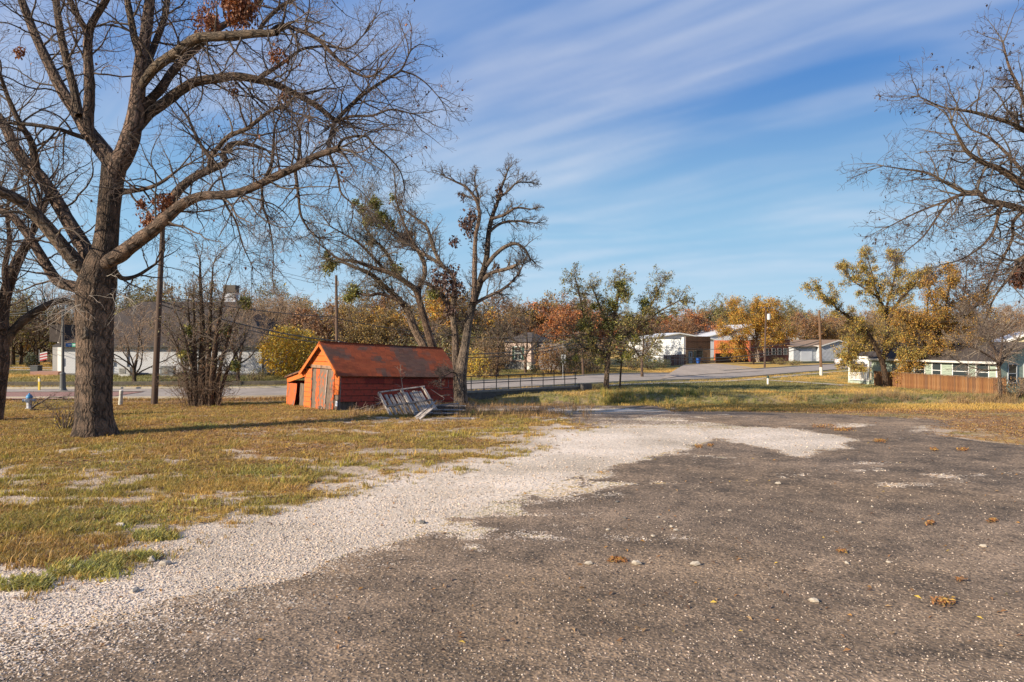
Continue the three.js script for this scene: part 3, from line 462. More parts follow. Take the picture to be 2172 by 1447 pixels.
{ // half-dead tree behind the shed corner
  const g = G(978, 861);
  surveyed('broken_tree', 'half-dead grey tree with snapped limbs standing at the end of the red shed', undefined, g.d, [
    [[[978, 866, 20], [977, 845, 17.5], [976, 806, 16.5], [978, 785, 16], [984, 750, 12], [987, 732, 10.5], [994, 683, 10], [1004, 638, 9.5], [1017, 601, 9], [1032, 549, 7], [1036, 500, 6], [1043, 463, 5], [1054, 433, 4.2], [1062, 403, 3.2], [1075, 368, 2]], 0.5, 0.3, 0.4, 1.0],
    [[[972, 792, 12], [967, 760, 9.5], [965, 713, 8.5], [961, 676, 8], [946, 638, 7], [925, 615, 5.5], [905, 600, 4]], 1.2, 0.35, 0.3, 1.2],
    [[[1004, 640, 7], [1006, 601, 6.5], [1007, 549, 6], [1009, 500, 5], [1017, 456, 4.4], [1009, 422, 3.8], [987, 396, 3], [965, 385, 2.4], [944, 375, 1.6]], -0.5, 0.45, 0.35, 0.9],
    [[[1013, 440, 3.2], [1014, 415, 2.8], [1008, 396, 2.2], [1007, 376, 1.5]], 0.3, 0.2, 0.3, 0.7],
    [[[1018, 600, 5.5], [1043, 579, 5], [1073, 571, 4.6], [1097, 562, 4.2]], -0.9, 0.3, 0.4, 0.8],
    [[[1030, 566, 5.5], [1050, 541, 5.2], [1073, 523, 4.8], [1095, 517, 4], [1114, 530, 3], [1125, 549, 1.8]], 0.7, 0.4, 0.35, 0.9],
    [[[1043, 464, 4], [1069, 456, 3.6], [1095, 441, 3], [1125, 444, 2]], -0.5, 0.3, 0.35, 0.7],
    [[[1037, 492, 4], [1062, 474, 3.4], [1095, 469, 2.8], [1132, 473, 1.6]], 0.6, 0.3, 0.35, 0.8],
    [[[1006, 644, 5], [1039, 627, 4], [1069, 612, 3.4], [1099, 582, 2.4], [1110, 560, 1.6]], 0.4, 0.2, 0.28, 1.0],
    [[[1058, 420, 3], [1078, 405, 2.6], [1096, 388, 2.2], [1121, 387, 1.5]], 0.3, 0.2, 0.3, 0.7],
    [[[963, 690, 6], [961, 640, 5.5], [962, 590, 5.2], [946, 570, 5], [935, 560, 5], [916, 515, 4.4], [905, 482, 4], [882, 463, 3], [856, 444, 2]], 0.2, 0.4, 0.35, 1.0],
    [[[935, 560, 4.5], [897, 538, 4.2], [870, 520, 3.6], [840, 505, 2.6], [815, 480, 1.6]], 0.8, 0.2, 0.25, 1.3],
    [[[975, 800, 2.4], [962, 790, 1.8], [948, 795, 1.3], [935, 805, 0.8]], -0.8, 0.2, 0.2, 0.7],
  ], { ...ROUGH, wander: 0.36 }, 77, { len: 1.15, every: 0.65, tint: [1.5, 1.48, 1.42], clumps: [[1000, 462, -0.2, 0.5, 260, 'rust'], [985, 475, 0, 0.4, 200, 'rust'], [1060, 405, 0, 0.35, 110, 'rust'], [966, 510, 0, 0.3, 110, 'rust'], [1004, 492, 0, 0.4, 160, 'rust'], [980, 412, 0, 0.25, 70, 'rust'], [945, 590, 0.1, 0.75, 900, 'rust'], [965, 610, 0, 0.6, 500, 'rust'], [1052, 562, -0.2, 0.2, 60, 'rust'], [920, 625, 0.3, 0.35, 260], [955, 655, 0, 0.4, 260, 'rust']] });
}
{ // mistletoe-laden tree behind the shed
  const d = 43.5;
  surveyed('mistletoe_tree', 'leaning bare tree hung with green mistletoe behind the red shed roof', undefined, d, [
    [[[935, 852, 16], [930, 810, 14], [922, 760, 12], [916, 732, 10], [905, 694, 9], [894, 657, 8.5], [882, 616, 7.5], [864, 601, 6.5], [834, 582, 6], [789, 567, 5], [752, 554, 4], [718, 549, 3], [688, 526, 2]], -1.5, 0.42, 0.3, 1.9],
    [[[925, 800, 11], [905, 750, 10.5], [897, 732, 10], [879, 698, 9], [864, 657, 8.5], [841, 631, 7], [808, 601, 6], [782, 579, 5], [752, 567, 4], [722, 556, 3], [700, 562, 2]], 1.5, 0.35, 0.3, 1.9],
    [[[888, 640, 7], [890, 609, 6.5], [901, 582, 6], [897, 549, 5.2], [882, 523, 4.4], [849, 497, 3.6], [819, 482, 2.8], [795, 450, 2]], 0.6, 0.3, 0.26, 1.7],
    [[[845, 636, 5], [804, 623, 4.2], [782, 627, 3.4], [752, 620, 2.2]], -0.6, 0.2, 0.26, 1.2],
    [[[850, 592, 5], [833, 560, 4.4], [815, 530, 3.8], [790, 505, 3], [770, 470, 2.2], [775, 430, 1.4]], 1.5, 0.15, 0.26, 1.7],
    [[[820, 578, 4.4], [790, 545, 3.6], [760, 515, 3], [735, 500, 2.2], [700, 480, 1.4]], -1.2, 0.15, 0.26, 1.6],
    [[[895, 550, 4], [872, 505, 3.4], [855, 470, 2.8], [842, 430, 2], [838, 400, 1.3]], -0.9, 0.2, 0.26, 1.5],
  ], { ...ROUGH, wander: 0.34, kids: [6, 9, 5.5], bark: [0.13, 0.105, 0.075], twig: [0.14, 0.105, 0.065] }, 131, { len: 1.25, every: 0.85, tint: [1.5, 1.42, 1.3], leaves: [0.22, 1, 0.10, [[0.16, 0.14, 0.05], [0.20, 0.12, 0.05]], 0.1], clumps: [[795, 432, 0, 0.42, 420], [808, 462, 0, 0.62, 800], [828, 475, 0.2, 0.4, 300], [754, 430, 0, 0.3, 160], [768, 444, 0, 0.3, 170], [700, 563, -0.4, 0.5, 480], [693, 540, -0.4, 0.25, 130], [843, 575, -0.2, 0.5, 460], [752, 620, -0.4, 0.5, 400], [738, 632, -0.4, 0.35, 200], [784, 470, 0, 0.38, 260], [834, 420, 0, 0.24, 110], [855, 505, 0.2, 0.5, 330, 'rust'], [870, 500, 0.2, 0.4, 220, 'rust'], [785, 515, 0.2, 0.28, 140], [900, 690, 0, 0.35, 150]] });
}
{ // mistletoe tree on the far creek bank
  const g = G(1287, 826);
  surveyed('bank_tree', 'thick-trunked tree full of olive mistletoe on the far creek bank', undefined, g.d, [
    [[[1286, 829, 7.5], [1287, 800, 6.4], [1289, 775, 6], [1291, 744, 5.6], [1296, 710, 5], [1303, 664, 4], [1311, 630, 3], [1316, 600, 1.6]], 0.4, 0.2, 0.25, 1.4],
    [[[1289, 772, 4.5], [1270, 745, 4], [1250, 715, 3.5], [1238, 670, 2.8], [1230, 630, 2], [1222, 596, 1.2]], -0.8, 0.2, 0.22, 1.5],
    [[[1292, 745, 4.5], [1318, 715, 4], [1345, 690, 3.4], [1371, 664, 2.6], [1390, 630, 1.8], [1401, 605, 1.1]], 0.8, 0.2, 0.22, 1.5],
    [[[1330, 704, 3.2], [1365, 685, 2.6], [1400, 660, 2], [1440, 638, 1.2]], -0.6, 0.1, 0.22, 1.4],
    [[[1290, 755, 4], [1262, 745, 3.4], [1236, 740, 2.6], [1216, 755, 1.6]], 1.0, 0.1, 0.22, 1.3],
    [[[1297, 705, 3.6], [1280, 670, 3], [1268, 640, 2.2], [1258, 615, 1.4]], 0.9, 0.1, 0.22, 1.4],
    [[[1300, 720, 3.6], [1330, 735, 3], [1355, 745, 2.2], [1380, 735, 1.4]], -1.0, 0.1, 0.22, 1.3],
  ], ROUGH, 211, { tint: [1.4, 1.3, 1.15], leaves: [0.7, 4, 0.11, [[0.26, 0.23, 0.05], [0.36, 0.25, 0.06], [0.20, 0.19, 0.05]], 0.2], clumps: [[1318, 608, 0, 0.55, 420], [1325, 625, 0, 0.6, 460], [1310, 602, 0, 0.3, 150], [1368, 658, 0.4, 0.42, 260], [1366, 640, 0.4, 0.35, 200], [1240, 690, -0.4, 0.6, 380], [1260, 650, 0, 0.4, 200], [1296, 645, 0, 0.5, 260], [1340, 680, 0.3, 0.55, 320], [1290, 690, 0, 0.6, 320], [1255, 720, 0, 0.5, 240], [1350, 720, 0, 0.5, 240], [1312, 720, 0, 0.5, 240], [1270, 765, 0, 0.4, 170], [1330, 755, 0, 0.45, 200], [1222, 760, 0.2, 0.3, 110]] });
  const s = G(1316, 824);
  surveyed('sapling', 'slender pale sapling beside the mistletoe tree on the creek bank', undefined, s.d, [[[[1315, 826, 2.6], [1316, 800, 2.3], [1318, 775, 2.1], [1322, 750, 1.8], [1330, 715, 1.4], [1335, 690, 0.9]], 0.3, 0.35, 0.2, 0.9]], ROUGH, 212, { tint: [1.25, 1.18, 1.05], leaves: [0.6, 2, 0.12, [[0.22, 0.19, 0.05], [0.15, 0.15, 0.04]], 0.2] });
}
{ // pecan at the right edge of the lot: its trunk stands beyond the frame
  const d = 21;
  const o = { ...PECAN, bark: [0.10, 0.078, 0.058], twig: [0.085, 0.058, 0.046], trop: [0, -0.05, -0.16, -0.14] };
  surveyed('drooping_pecan', 'bare brown tree whose drooping branches hang beside the lot above the green house', undefined, d, [
    [[[2420, 960, 40], [2418, 900, 32], [2415, 800, 30], [2400, 700, 29], [2380, 600, 28], [2370, 500, 24], [2360, 380, 18], [2340, 250, 13], [2320, 100, 9], [2310, -40, 5]], 0, 0.45, 0.5, 2.2],
    [[[2378, 590, 18], [2320, 500, 14], [2260, 450, 11], [2172, 392, 9], [2126, 361, 7.4], [2082, 343, 6], [2051, 321, 5], [2033, 290, 3.6], [2018, 262, 2.2]], -0.6, 0.35, 0.22, 1.5],
    [[[2375, 620, 16], [2300, 530, 13], [2230, 470, 10], [2172, 445, 8.4], [2126, 432, 7.2], [2090, 425, 6.2], [2077, 410, 5.6], [2046, 407, 5], [2011, 390, 4], [1967, 367, 3], [1918, 359, 2], [1874, 352, 1.2]], 0.8, 0.35, 0.22, 1.3],
    [[[2080, 412, 4.2], [2035, 415, 3.4], [1993, 432, 2.8], [1949, 449, 2.1], [1887, 480, 1.2]], 1.5, 0.05, 0.22, 1.0],
    [[[2046, 408, 3.6], [2010, 430, 3], [1985, 465, 2.4], [1960, 500, 1.8], [1920, 535, 1.1]], 0.2, 0.05, 0.22, 1.0],
    [[[2365, 480, 12], [2290, 350, 9], [2220, 300, 7], [2172, 277, 6], [2148, 263, 5.4], [2108, 250, 4.6], [2060, 237, 3.6], [2002, 228, 2.4], [1950, 205, 1.4]], 0.4, 0.4, 0.22, 1.4],
    [[[2225, 302, 6], [2185, 250, 5], [2165, 195, 4], [2140, 140, 3], [2128, 90, 1.6]], -0.5, 0.2, 0.22, 1.2],
    [[[2126, 432, 5], [2118, 455, 4], [2108, 490, 3.4], [2085, 520, 2.6], [2040, 550, 1.8], [1995, 562, 1.1]], -0.4, 0.1, 0.22, 1.1],
    [[[2172, 446, 5], [2150, 470, 4], [2148, 505, 3.4], [2120, 560, 2.8], [2095, 610, 2], [2070, 650, 1.2]], 0.5, 0.1, 0.2, 1.2],
    [[[2300, 540, 8], [2220, 520, 6], [2172, 545, 5], [2140, 590, 3.6], [2110, 630, 2.4], [2090, 680, 1.3]], -0.6, 0.2, 0.2, 1.2],
    [[[2260, 455, 6], [2200, 400, 5], [2140, 330, 3.8], [2095, 290, 2.8], [2060, 275, 1.8]], 1.2, 0.2, 0.22, 1.4],
  ], o, 321, { len: 1.1, every: 0.85, tint: [1.5, 1.4, 1.2], leaves: [0.13, 3, 0.07, [[0.05, 0.03, 0.028], [0.08, 0.045, 0.035]], 0.03], clumps: [[2165, 575, 0, 0.3, 240, 'rust'], [2160, 590, 0, 0.25, 160, 'rust']], dead: RUST });
}
{ // dark leaning tree at the left edge
  const g = G(-14, 893);
  surveyed('leaning_tree', 'dark bare tree leaning beside the fire hydrant, low limbs reaching towards the old tree', undefined, g.d, [
    [[[-22, 905, 24], [-14, 880, 20], [-6, 830, 19], [0, 760, 19], [0, 700, 18], [8, 640, 15], [30, 570, 12], [60, 510, 9], [90, 450, 6], [110, 400, 3]], 0.5, 0.4, 0.32, 1.7],
    [[[2, 740, 13], [25, 705, 11], [60, 672, 10], [95, 650, 9], [125, 638, 7], [150, 640, 5], [170, 655, 3]], 1.3, 0.3, 0.3, 1.3],
    [[[0, 700, 12], [-20, 640, 10], [-30, 560, 8], [-20, 480, 5], [0, 400, 3]], -0.8, 0.3, 0.35, 1.7],
    [[[15, 625, 8], [10, 570, 7], [20, 510, 5.5], [15, 440, 4], [40, 380, 2]], -0.5, 0.2, 0.32, 1.5],
  ], { ...PECAN, twig: [0.14, 0.11, 0.09] }, 401, { tint: [0.9, 0.8, 0.72] });
}
{ // thicket of stems between the road and the lawn
  const g = G(432, 862), D = g.d, lm = [];
  const r = rng(88);
  lm.push([[[432, 866, 13], [430, 830, 11], [428, 780, 9], [430, 720, 7], [428, 660, 5], [425, 600, 3.4], [424, 550, 1.8]], 0.2, 0.3, 0.25, 1.2]);
  for (const [a, b, t, rr] of [[410, 398, 640, 5], [418, 372, 660, 5], [446, 470, 640, 6], [455, 505, 660, 5], [440, 452, 560, 6], [462, 520, 720, 4], [404, 360, 700, 4], [450, 480, 600, 5], [415, 410, 620, 5]]) { const y0 = 862 + r() * 4; lm.push([[[a, y0, rr * 1.3], [mix(a, b, 0.15), mix(y0, t, 0.3), rr], [mix(a, b, 0.45), mix(y0, t, 0.62), rr * 0.7], [mix(a, b, 0.8), mix(y0, t, 0.88), rr * 0.4], [b, t, rr * 0.2]], (r() - 0.5) * 2.4, 0.28, 0.22, 1.3]); }
  surveyed('brushy_tree', 'brushy many-stemmed tree standing at the kerb beside the leaning utility pole', undefined, D, lm, { ...ROUGH, kids: [6, 5, 3.4], bark: [0.13, 0.10, 0.075], twig: [0.14, 0.105, 0.08] }, 402, { tint: [1.0, 0.88, 0.74], leaves: [0.22, 2, 0.10, [[0.17, 0.15, 0.035], [0.25, 0.18, 0.04], [0.12, 0.12, 0.03], [0.30, 0.13, 0.05]], 0.2], clumps: [[500, 775, 0, 0.35, 240], [395, 752, 0, 0.35, 220], [520, 640, 0.4, 0.4, 300], [480, 700, 0, 0.3, 120], [400, 700, 0, 0.3, 120]] });
  const w = new Wood(), tree = thing('twiggy_suckers', 'dense brown suckers crowding the foot of the brushy tree', 'shrub', [0, 0, 0]), tips = [];
  for (let k = 0; k < 60; k++) { const a = 395 + 76 * r(), q = G(a, 860 + 5 * r()), b = new THREE.Vector3(q.x, q.y - 0.03, -(D + (r() - 0.5) * 0.9)); grow(w, b, new THREE.Vector3((a - 432) / 120 + (r() - 0.5) * 0.3, 1, (r() - 0.5) * 0.5).normalize(), 1.2 + 1.4 * r(), 0.014, 1, { ...ROUGH, kids: [4, 5, 3], bark: [0.17, 0.11, 0.07], twig: [0.17, 0.115, 0.08] }, r, tips); }
  part(tree, 'stems', w.geo(), twigMat); const lw = new Wood(); tips.forEach(([p]) => { if (r() < 0.3) lw.leaf(p, 0.09, jit([0.22, 0.12, 0.04], r), r, 0.3); }); part(tree, 'leaves', lw.geo(), crownMat);
}

// ---------------------------------------------------------------- street, kerbs, pavements
const concrete = canvasTex(512, 512, (i, j) => { const x = i / 512, y = j / 512; const v = 0.80 + 0.22 * (pnoise(x * 4, y * 4, 4) - 0.5) + 0.16 * (pnoise(x * 21, y * 21, 21) - 0.5) + 0.18 * (hash(i, j) - 0.5); return [v, v * 0.985, v * 0.96]; });
const roadMat = std([0.40, 0.345, 0.30], 0.9, { map: stretch(concrete, 0.25, 0.25) }), kerbMat = std([0.50, 0.45, 0.36], 0.9, { map: stretch(concrete, 0.6, 0.6) }), walkMat = std([0.50, 0.44, 0.36], 0.92, { map: stretch(concrete, 0.4, 0.4) }), brickMat = std([0.40, 0.215, 0.17], 0.9, { map: stretch(grainTile, 0.7, 0.7) });
function curve2(pts, n = 90) { const c = new THREE.CatmullRomCurve3(pts.map(([x, d]) => new THREE.Vector3(x, 0, d)), false, 'centripetal'); return c.getSpacedPoints(n).map(p => [p.x, p.z]); }
function ribbon(line, o0, o1, up, nAcross = 4, lift = 0) {     // a strip along a line, from offset o0 to o1 (positive is to the far side)
  const pos = [], uv = [], idx = []; let run = 0;
  line.forEach(([x, d], k) => {
    const [ax, ad] = line[Math.max(0, k - 1)], [bx, bd] = line[Math.min(line.length - 1, k + 1)], L = Math.hypot(bx - ax, bd - ad), nx = -(bd - ad) / L, nd = (bx - ax) / L; if (k) run += Math.hypot(x - line[k - 1][0], d - line[k - 1][1]);
    for (let q = 0; q <= nAcross; q++) { const o = mix(o0, o1, q / nAcross), X = x + nx * o, Dd = d + nd * o; pos.push(X, H(X, Dd) + up + lift, -Dd); uv.push(run, o); }
  });
  for (let k = 0; k + 1 < line.length; k++) for (let q = 0; q < nAcross; q++) { const a = k * (nAcross + 1) + q, b = a + 1, c = a + nAcross + 1, e = c + 1; idx.push(a, c, b, b, c, e); }
  const g = new THREE.BufferGeometry(); g.setAttribute('position', new THREE.Float32BufferAttribute(pos, 3)); g.setAttribute('uv', new THREE.Float32BufferAttribute(uv, 2)); g.setIndex(idx); g.computeVertexNormals(); return g;
}
function kerbGeo(line, o, w = 0.16, h = 0.16) {                // a raised strip with a top and two faces
  const a = ribbon(line, o, o + w, h, 1), b = ribbon(line, o, o + 0.001, 0, 1), c = ribbon(line, o + w, o + w + 0.001, 0, 1), P1 = a.attributes.position, n = P1.count / 2, pos = [], idx = [];
  for (let k = 0; k < n; k++) for (const [g, q] of [[b, 0], [a, 0], [a, 1], [c, 1]]) { const i = k * 2 + q, p = g.attributes.position; pos.push(p.getX(i), p.getY(i) - (g === a ? 0 : 0.1), p.getZ(i)); }
  for (let k = 0; k + 1 < n; k++) for (let q = 0; q < 3; q++) { const A = k * 4 + q, B = A + 1, C = A + 4, E = C + 1; idx.push(A, C, B, B, C, E); }
  let g = new THREE.BufferGeometry(); g.setAttribute('position', new THREE.Float32BufferAttribute(pos, 3)); g.setIndex(idx); g = g.toNonIndexed(); g.computeVertexNormals();
  const p = g.attributes.position, uv = []; for (let i = 0; i < p.count; i++) uv.push(p.getX(i) + p.getZ(i), p.getY(i)); g.setAttribute('uv', new THREE.Float32BufferAttribute(uv, 2)); return g;
}
const street = curve2([[-120, 46], [-60, 46.2], [-30, 46.6], [-16.5, 47.6], [-8, 51], [-2, 55.4], [6, 62], [15, 71], [24, 80], [33, 89], [50, 105], [75, 128], [120, 168]], 140), HALF = 4.3;
structure('road', ribbon(street, -HALF, HALF, 0.05, 6), roadMat);
structure('kerb', kerbGeo(street, -HALF - 0.16, 0.16, 0.16), kerbMat);
structure('kerb', kerbGeo(street, HALF, 0.16, 0.16), kerbMat);
structure('pavement', ribbon(street.filter(([x]) => x < -12), HALF + 1.3, HALF + 2.5, 0.06, 2), walkMat);
structure('pavement', ribbon(street.filter(([x]) => x > 3 && x < 60), -HALF - 3.0, -HALF - 1.8, 0.06, 2), walkMat);
structure('path', ribbon(curve2([[G(1600, 806).x, G(1600, 806).d], [G(1700, 812).x, G(1700, 812).d], [G(1795, 819).x, G(1795, 819).d]], 20), -0.7, 0.7, 0.07, 2), walkMat);
{ // red brick crossing where the side street joins
  const c = curve2([[-52, 44.2], [-34, 44.0], [-25.5, 44.3]], 30);
  structure('brick_crossing', ribbon(c, -2.6, 3.2, 0.075, 4), brickMat);
  structure('pavement', ribbon(curve2([[-60, 47.6], [-36, 47.7], [-26, 48.2]], 20), -0.35, 0.35, 0.085, 1), walkMat);
  for (const [a, b, c2, e] of [[-75, 74, -40, 72], [-80, 79, -42, 76], [-110, 96, -50, 90]]) structure('path', ribbon(curve2([[a, b], [mix(a, c2, 0.5), mix(b, e, 0.5) + 0.5], [c2, e]], 24), -0.8, 0.8, 0.07, 2), walkMat);
}
{ // concrete apron in front of the workshop
  const q = [[1450, 775], [1520, 772], [1585, 779], [1620, 788], [1500, 795], [1440, 800], [1400, 806]].map(([x, y]) => { const g = G(x, y); return [g.x, g.d]; }), s = new THREE.Shape(q.map(([x, d]) => new THREE.Vector2(x, d)));
  const g = new THREE.ShapeGeometry(s), p = g.attributes.position, uv = g.attributes.uv; for (let i = 0; i < p.count; i++) { const x = p.getX(i), d = p.getY(i); uv.setXY(i, x, d); p.setXYZ(i, x, H(x, d) + 0.085, -d); } g.computeVertexNormals();
  structure('driveway', g, std([0.46, 0.38, 0.31], 0.9, { map: stretch(concrete, 0.2, 0.2), side: THREE.DoubleSide }));
}
{ // low stone edging below the white house lawn
  const t = thing('retaining_wall', 'low dark stone edging wall along the lawn of the white house', 'wall'), ln = street.filter(([x]) => x < -14 && x > -46), m = std([0.13, 0.11, 0.085], 0.95, { map: grainTile });
  part(t, 'stone_course', kerbGeo(ln, HALF + 3.6, 0.3, 0.34), m);
}

// ---------------------------------------------------------------- culvert wall and pipe railing
{
  const a = [-3.6, 43.9], b = [4.75, 50.1], L = Math.hypot(b[0] - a[0], b[1] - a[1]), turn = Math.atan2(b[1] - a[1], b[0] - a[0]), y = -0.18;
  const wall = thing('culvert_wall', 'stained concrete culvert headwall under the pipe railing', 'wall', [a[0], y, -a[1]], turn), cm = std([0.15, 0.135, 0.12], 0.95, { map: stretch(grainTile, 0.5, 0.5), bumpMap: grainTile, bumpScale: 0.01 });
  box(wall, 'face', cm, L, 2.6, 0.35, L / 2, -1.3, 0); box(wall, 'coping', std([0.30, 0.27, 0.23], 0.95, { map: grainTile }), L + 0.05, 0.12, 0.45, L / 2, 0.062, 0);
  box(wall, 'end_block', cm, 0.8, 1.6, 0.6, L + 0.55, -0.55, 0.3);
  const rail = thing('pipe_railing', 'dark steel pipe railing with two rails on the culvert wall', 'railing', [a[0], y + 0.122, -a[1]], turn), rm = std([0.055, 0.055, 0.058], 0.6, { metalness: 0.5 });
  const post = new THREE.CylinderGeometry(0.03, 0.03, 0.95, 8);
  for (let k = 0; k <= 10; k++) part(rail, 'post', post, rm, [0.15 + k * (L - 0.3) / 10, 0.475, 0]);
  for (const h of [0.95, 0.5]) part(rail, 'rail', new THREE.CylinderGeometry(0.03, 0.03, L, 8).rotateZ(Math.PI / 2), rm, [L / 2, h, 0.0]);
}

// ---------------------------------------------------------------- the red shed
{
  const C = G(718, 872), W = 3.3, Lg = 7.15, he = 1.84, hr = 1.36, shed = thing('red_shed', 'weathered red-orange wooden shed with a shingle roof and a lean-to', 'shed', [C.x, C.y, -C.d], Math.PI / 4); shed.rotation.z = -0.048; shed.scale.setScalar(1.09);
  const paintTile = (base, worn, amount, seed) => canvasTex(256, 256, (i, j) => { const x = i / 256, y = j / 256, n = 0.6 * pnoise(x * 9 + 0, y * 5, 9) + 0.4 * pnoise(x * 34, y * 16, 34), g = 0.86 + 0.28 * (pnoise(x * 60, y * 8, 60) - 0.5) + 0.16 * (hash(i + seed, j) - 0.5); const c = mix3(base, worn, ss(1 - amount, 1.05 - amount * 0.85, n)); return [c[0] * g, c[1] * g, c[2] * g]; });
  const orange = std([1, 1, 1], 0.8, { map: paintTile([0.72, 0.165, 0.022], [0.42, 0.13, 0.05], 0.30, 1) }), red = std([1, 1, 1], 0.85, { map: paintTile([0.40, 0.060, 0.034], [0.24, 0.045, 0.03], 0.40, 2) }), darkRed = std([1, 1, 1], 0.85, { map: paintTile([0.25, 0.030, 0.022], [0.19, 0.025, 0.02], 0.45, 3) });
  const peel = std([1, 1, 1], 0.9, { map: paintTile([0.22, 0.155, 0.115], [0.50, 0.12, 0.035], 0.40, 4), bumpMap: woodTile, bumpScale: 0.01 }), peelRed = std([1, 1, 1], 0.9, { map: paintTile([0.62, 0.12, 0.03], [0.20, 0.12, 0.08], 0.42, 5), bumpMap: woodTile, bumpScale: 0.01 });
  const grey = std([0.30, 0.27, 0.25], 0.9, { map: woodTile }), boardGrey = std([0.24, 0.175, 0.13], 0.9, { map: woodTile });
  const lap = 0.285, y0 = -0.10;
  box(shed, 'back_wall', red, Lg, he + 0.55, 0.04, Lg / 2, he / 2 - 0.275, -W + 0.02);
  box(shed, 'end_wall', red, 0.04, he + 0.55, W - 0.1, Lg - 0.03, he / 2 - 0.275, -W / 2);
  box(shed, 'sill', std([0.20, 0.20, 0.21], 0.95, { map: grainTile }), Lg - 0.05, 0.5, 0.10, Lg / 2, -0.19, -0.075);
  box(shed, 'sheathing', boardGrey, Lg - 0.02, he + 0.12, 0.03, Lg / 2, he / 2 - 0.06, -0.09); box(shed, 'sheathing', boardGrey, 0.02, he + 0.4, 0.7, 0.02, he / 2 - 0.2, -W + 0.36); box(shed, 'sheathing', boardGrey, 0.02, he + 0.3, 0.5, 0.02, he / 2 - 0.15, -0.28);
  // long wall: lapped boards, some repainted darker
  const cuts = [[0, 1.35, 2.45, 3.0, 4.9, Lg], [0, 1.35, 2.45, 3.0, 4.9, Lg], [0, 3.6, Lg], [0, 2.2, 5.2, Lg], [0, 1.9, 4.4, Lg], [0.9, 3.8, Lg], [0.9, Lg]];
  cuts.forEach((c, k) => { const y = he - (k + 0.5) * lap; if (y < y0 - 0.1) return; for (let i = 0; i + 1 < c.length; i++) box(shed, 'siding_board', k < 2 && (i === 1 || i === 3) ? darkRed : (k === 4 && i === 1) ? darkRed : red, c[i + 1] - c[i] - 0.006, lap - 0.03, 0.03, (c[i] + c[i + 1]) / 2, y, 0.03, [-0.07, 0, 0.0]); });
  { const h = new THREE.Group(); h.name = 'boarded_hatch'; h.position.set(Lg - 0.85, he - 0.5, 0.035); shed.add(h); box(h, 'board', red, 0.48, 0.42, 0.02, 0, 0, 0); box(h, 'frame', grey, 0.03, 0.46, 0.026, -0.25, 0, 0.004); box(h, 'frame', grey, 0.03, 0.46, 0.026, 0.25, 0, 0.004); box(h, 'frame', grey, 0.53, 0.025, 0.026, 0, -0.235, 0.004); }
  box(shed, 'corner_board', grey, 0.03, he + 0.1, 0.05, 0.02, he / 2 - 0.05, 0.035);
  // front: gable boards clipped to the slope
  const slope = hr / (W / 2);
  const strip = (za, zb, ya, yb, mat, name, out = 0) => { // a board between z=za..zb, clipped under the roof line
    const half = y => (he + hr - 0.03 - y) / slope, zl = y => Math.max(za, -W / 2 - half(y)), zr = y => Math.min(zb, -W / 2 + half(y)); if (zr(ya) - zl(ya) < 0.04) return;
    const pts = [[zl(ya), ya], [zr(ya), ya], [Math.max(zr(yb), zl(yb)), yb], [zl(yb), yb]]; if (zr(yb) < zl(yb)) { pts.length = 2; pts.push([-W / 2, he + hr - 0.03]); }
    const g = new THREE.ExtrudeGeometry(new THREE.Shape(pts.map(([z, y]) => new THREE.Vector2(z, y))), { depth: 0.02, bevelEnabled: false }); g.rotateY(-Math.PI / 2);
    return part(shed, name, g, mat, [-0.002 - out, 0, 0]);
  };
  // extruded shapes lie in the z-y plane after the turn
  const dz0 = -2.52, dz1 = -0.52, dTop = 1.95, step = 0.235;
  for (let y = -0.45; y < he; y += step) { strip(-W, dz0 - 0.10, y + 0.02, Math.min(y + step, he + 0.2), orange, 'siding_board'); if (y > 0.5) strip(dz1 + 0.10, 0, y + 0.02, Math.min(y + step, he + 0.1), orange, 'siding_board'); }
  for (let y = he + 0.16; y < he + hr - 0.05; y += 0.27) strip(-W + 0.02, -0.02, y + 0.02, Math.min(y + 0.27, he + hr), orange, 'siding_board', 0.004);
  box(shed, 'bare_panel', boardGrey, 0.02, 0.95, 0.40, -0.012, 0.03, -0.22); box(shed, 'paper_notice', std([0.62, 0.64, 0.68], 0.8), 0.004, 0.24, 0.22, -0.026, 0.33, -0.16);
  box(shed, 'lintel', std([0.42, 0.26, 0.17], 0.9, { map: woodTile }), 0.05, 0.15, 2.35, -0.03, dTop + 0.075, -1.50, [0.015, 0, 0]);
  box(shed, 'jamb', peelRed, 0.05, 2.3, 0.10, -0.028, 0.8, dz1 + 0.05); box(shed, 'jamb', peelRed, 0.05, 2.3, 0.08, -0.028, 0.8, dz0 - 0.05);
  { // plank door with a slanting loose batten, its foot rotted away
    const door = new THREE.Group(); door.name = 'door'; shed.add(door);
    box(door, 'backing', boardGrey, 0.03, 2.1, 2.0, 0.03, 0.78, -1.52);
    const wd = [0.36, 0.33, 0.34, 0.32, 0.33, 0.30], ft = [-0.22, -0.20, 0.12, 0.02, -0.16, -0.18]; let z = dz0;
    wd.forEach((w, k) => { box(door, 'plank', k === 2 || k === 5 ? peel : k === 1 ? peelRed : k % 2 ? peel : boardGrey, 0.026, dTop - ft[k] - 0.03, w - 0.012, -0.006 - 0.004 * (k % 2), (dTop + ft[k]) / 2 - 0.02, z + w / 2); z += w; });
    box(door, 'batten', std([0.52, 0.42, 0.36], 0.9, { map: woodTile }), 0.03, 1.62, 0.075, -0.045, 1.08, -1.14, [0.085, 0, 0]);
    box(door, 'splinter', grey, 0.025, 0.34, 0.05, -0.03, -0.05, -1.75, [0.1, 0, 0]); box(door, 'splinter', grey, 0.025, 0.30, 0.06, -0.05, -0.06, -1.42, [-0.3, 0, 0]);
  }
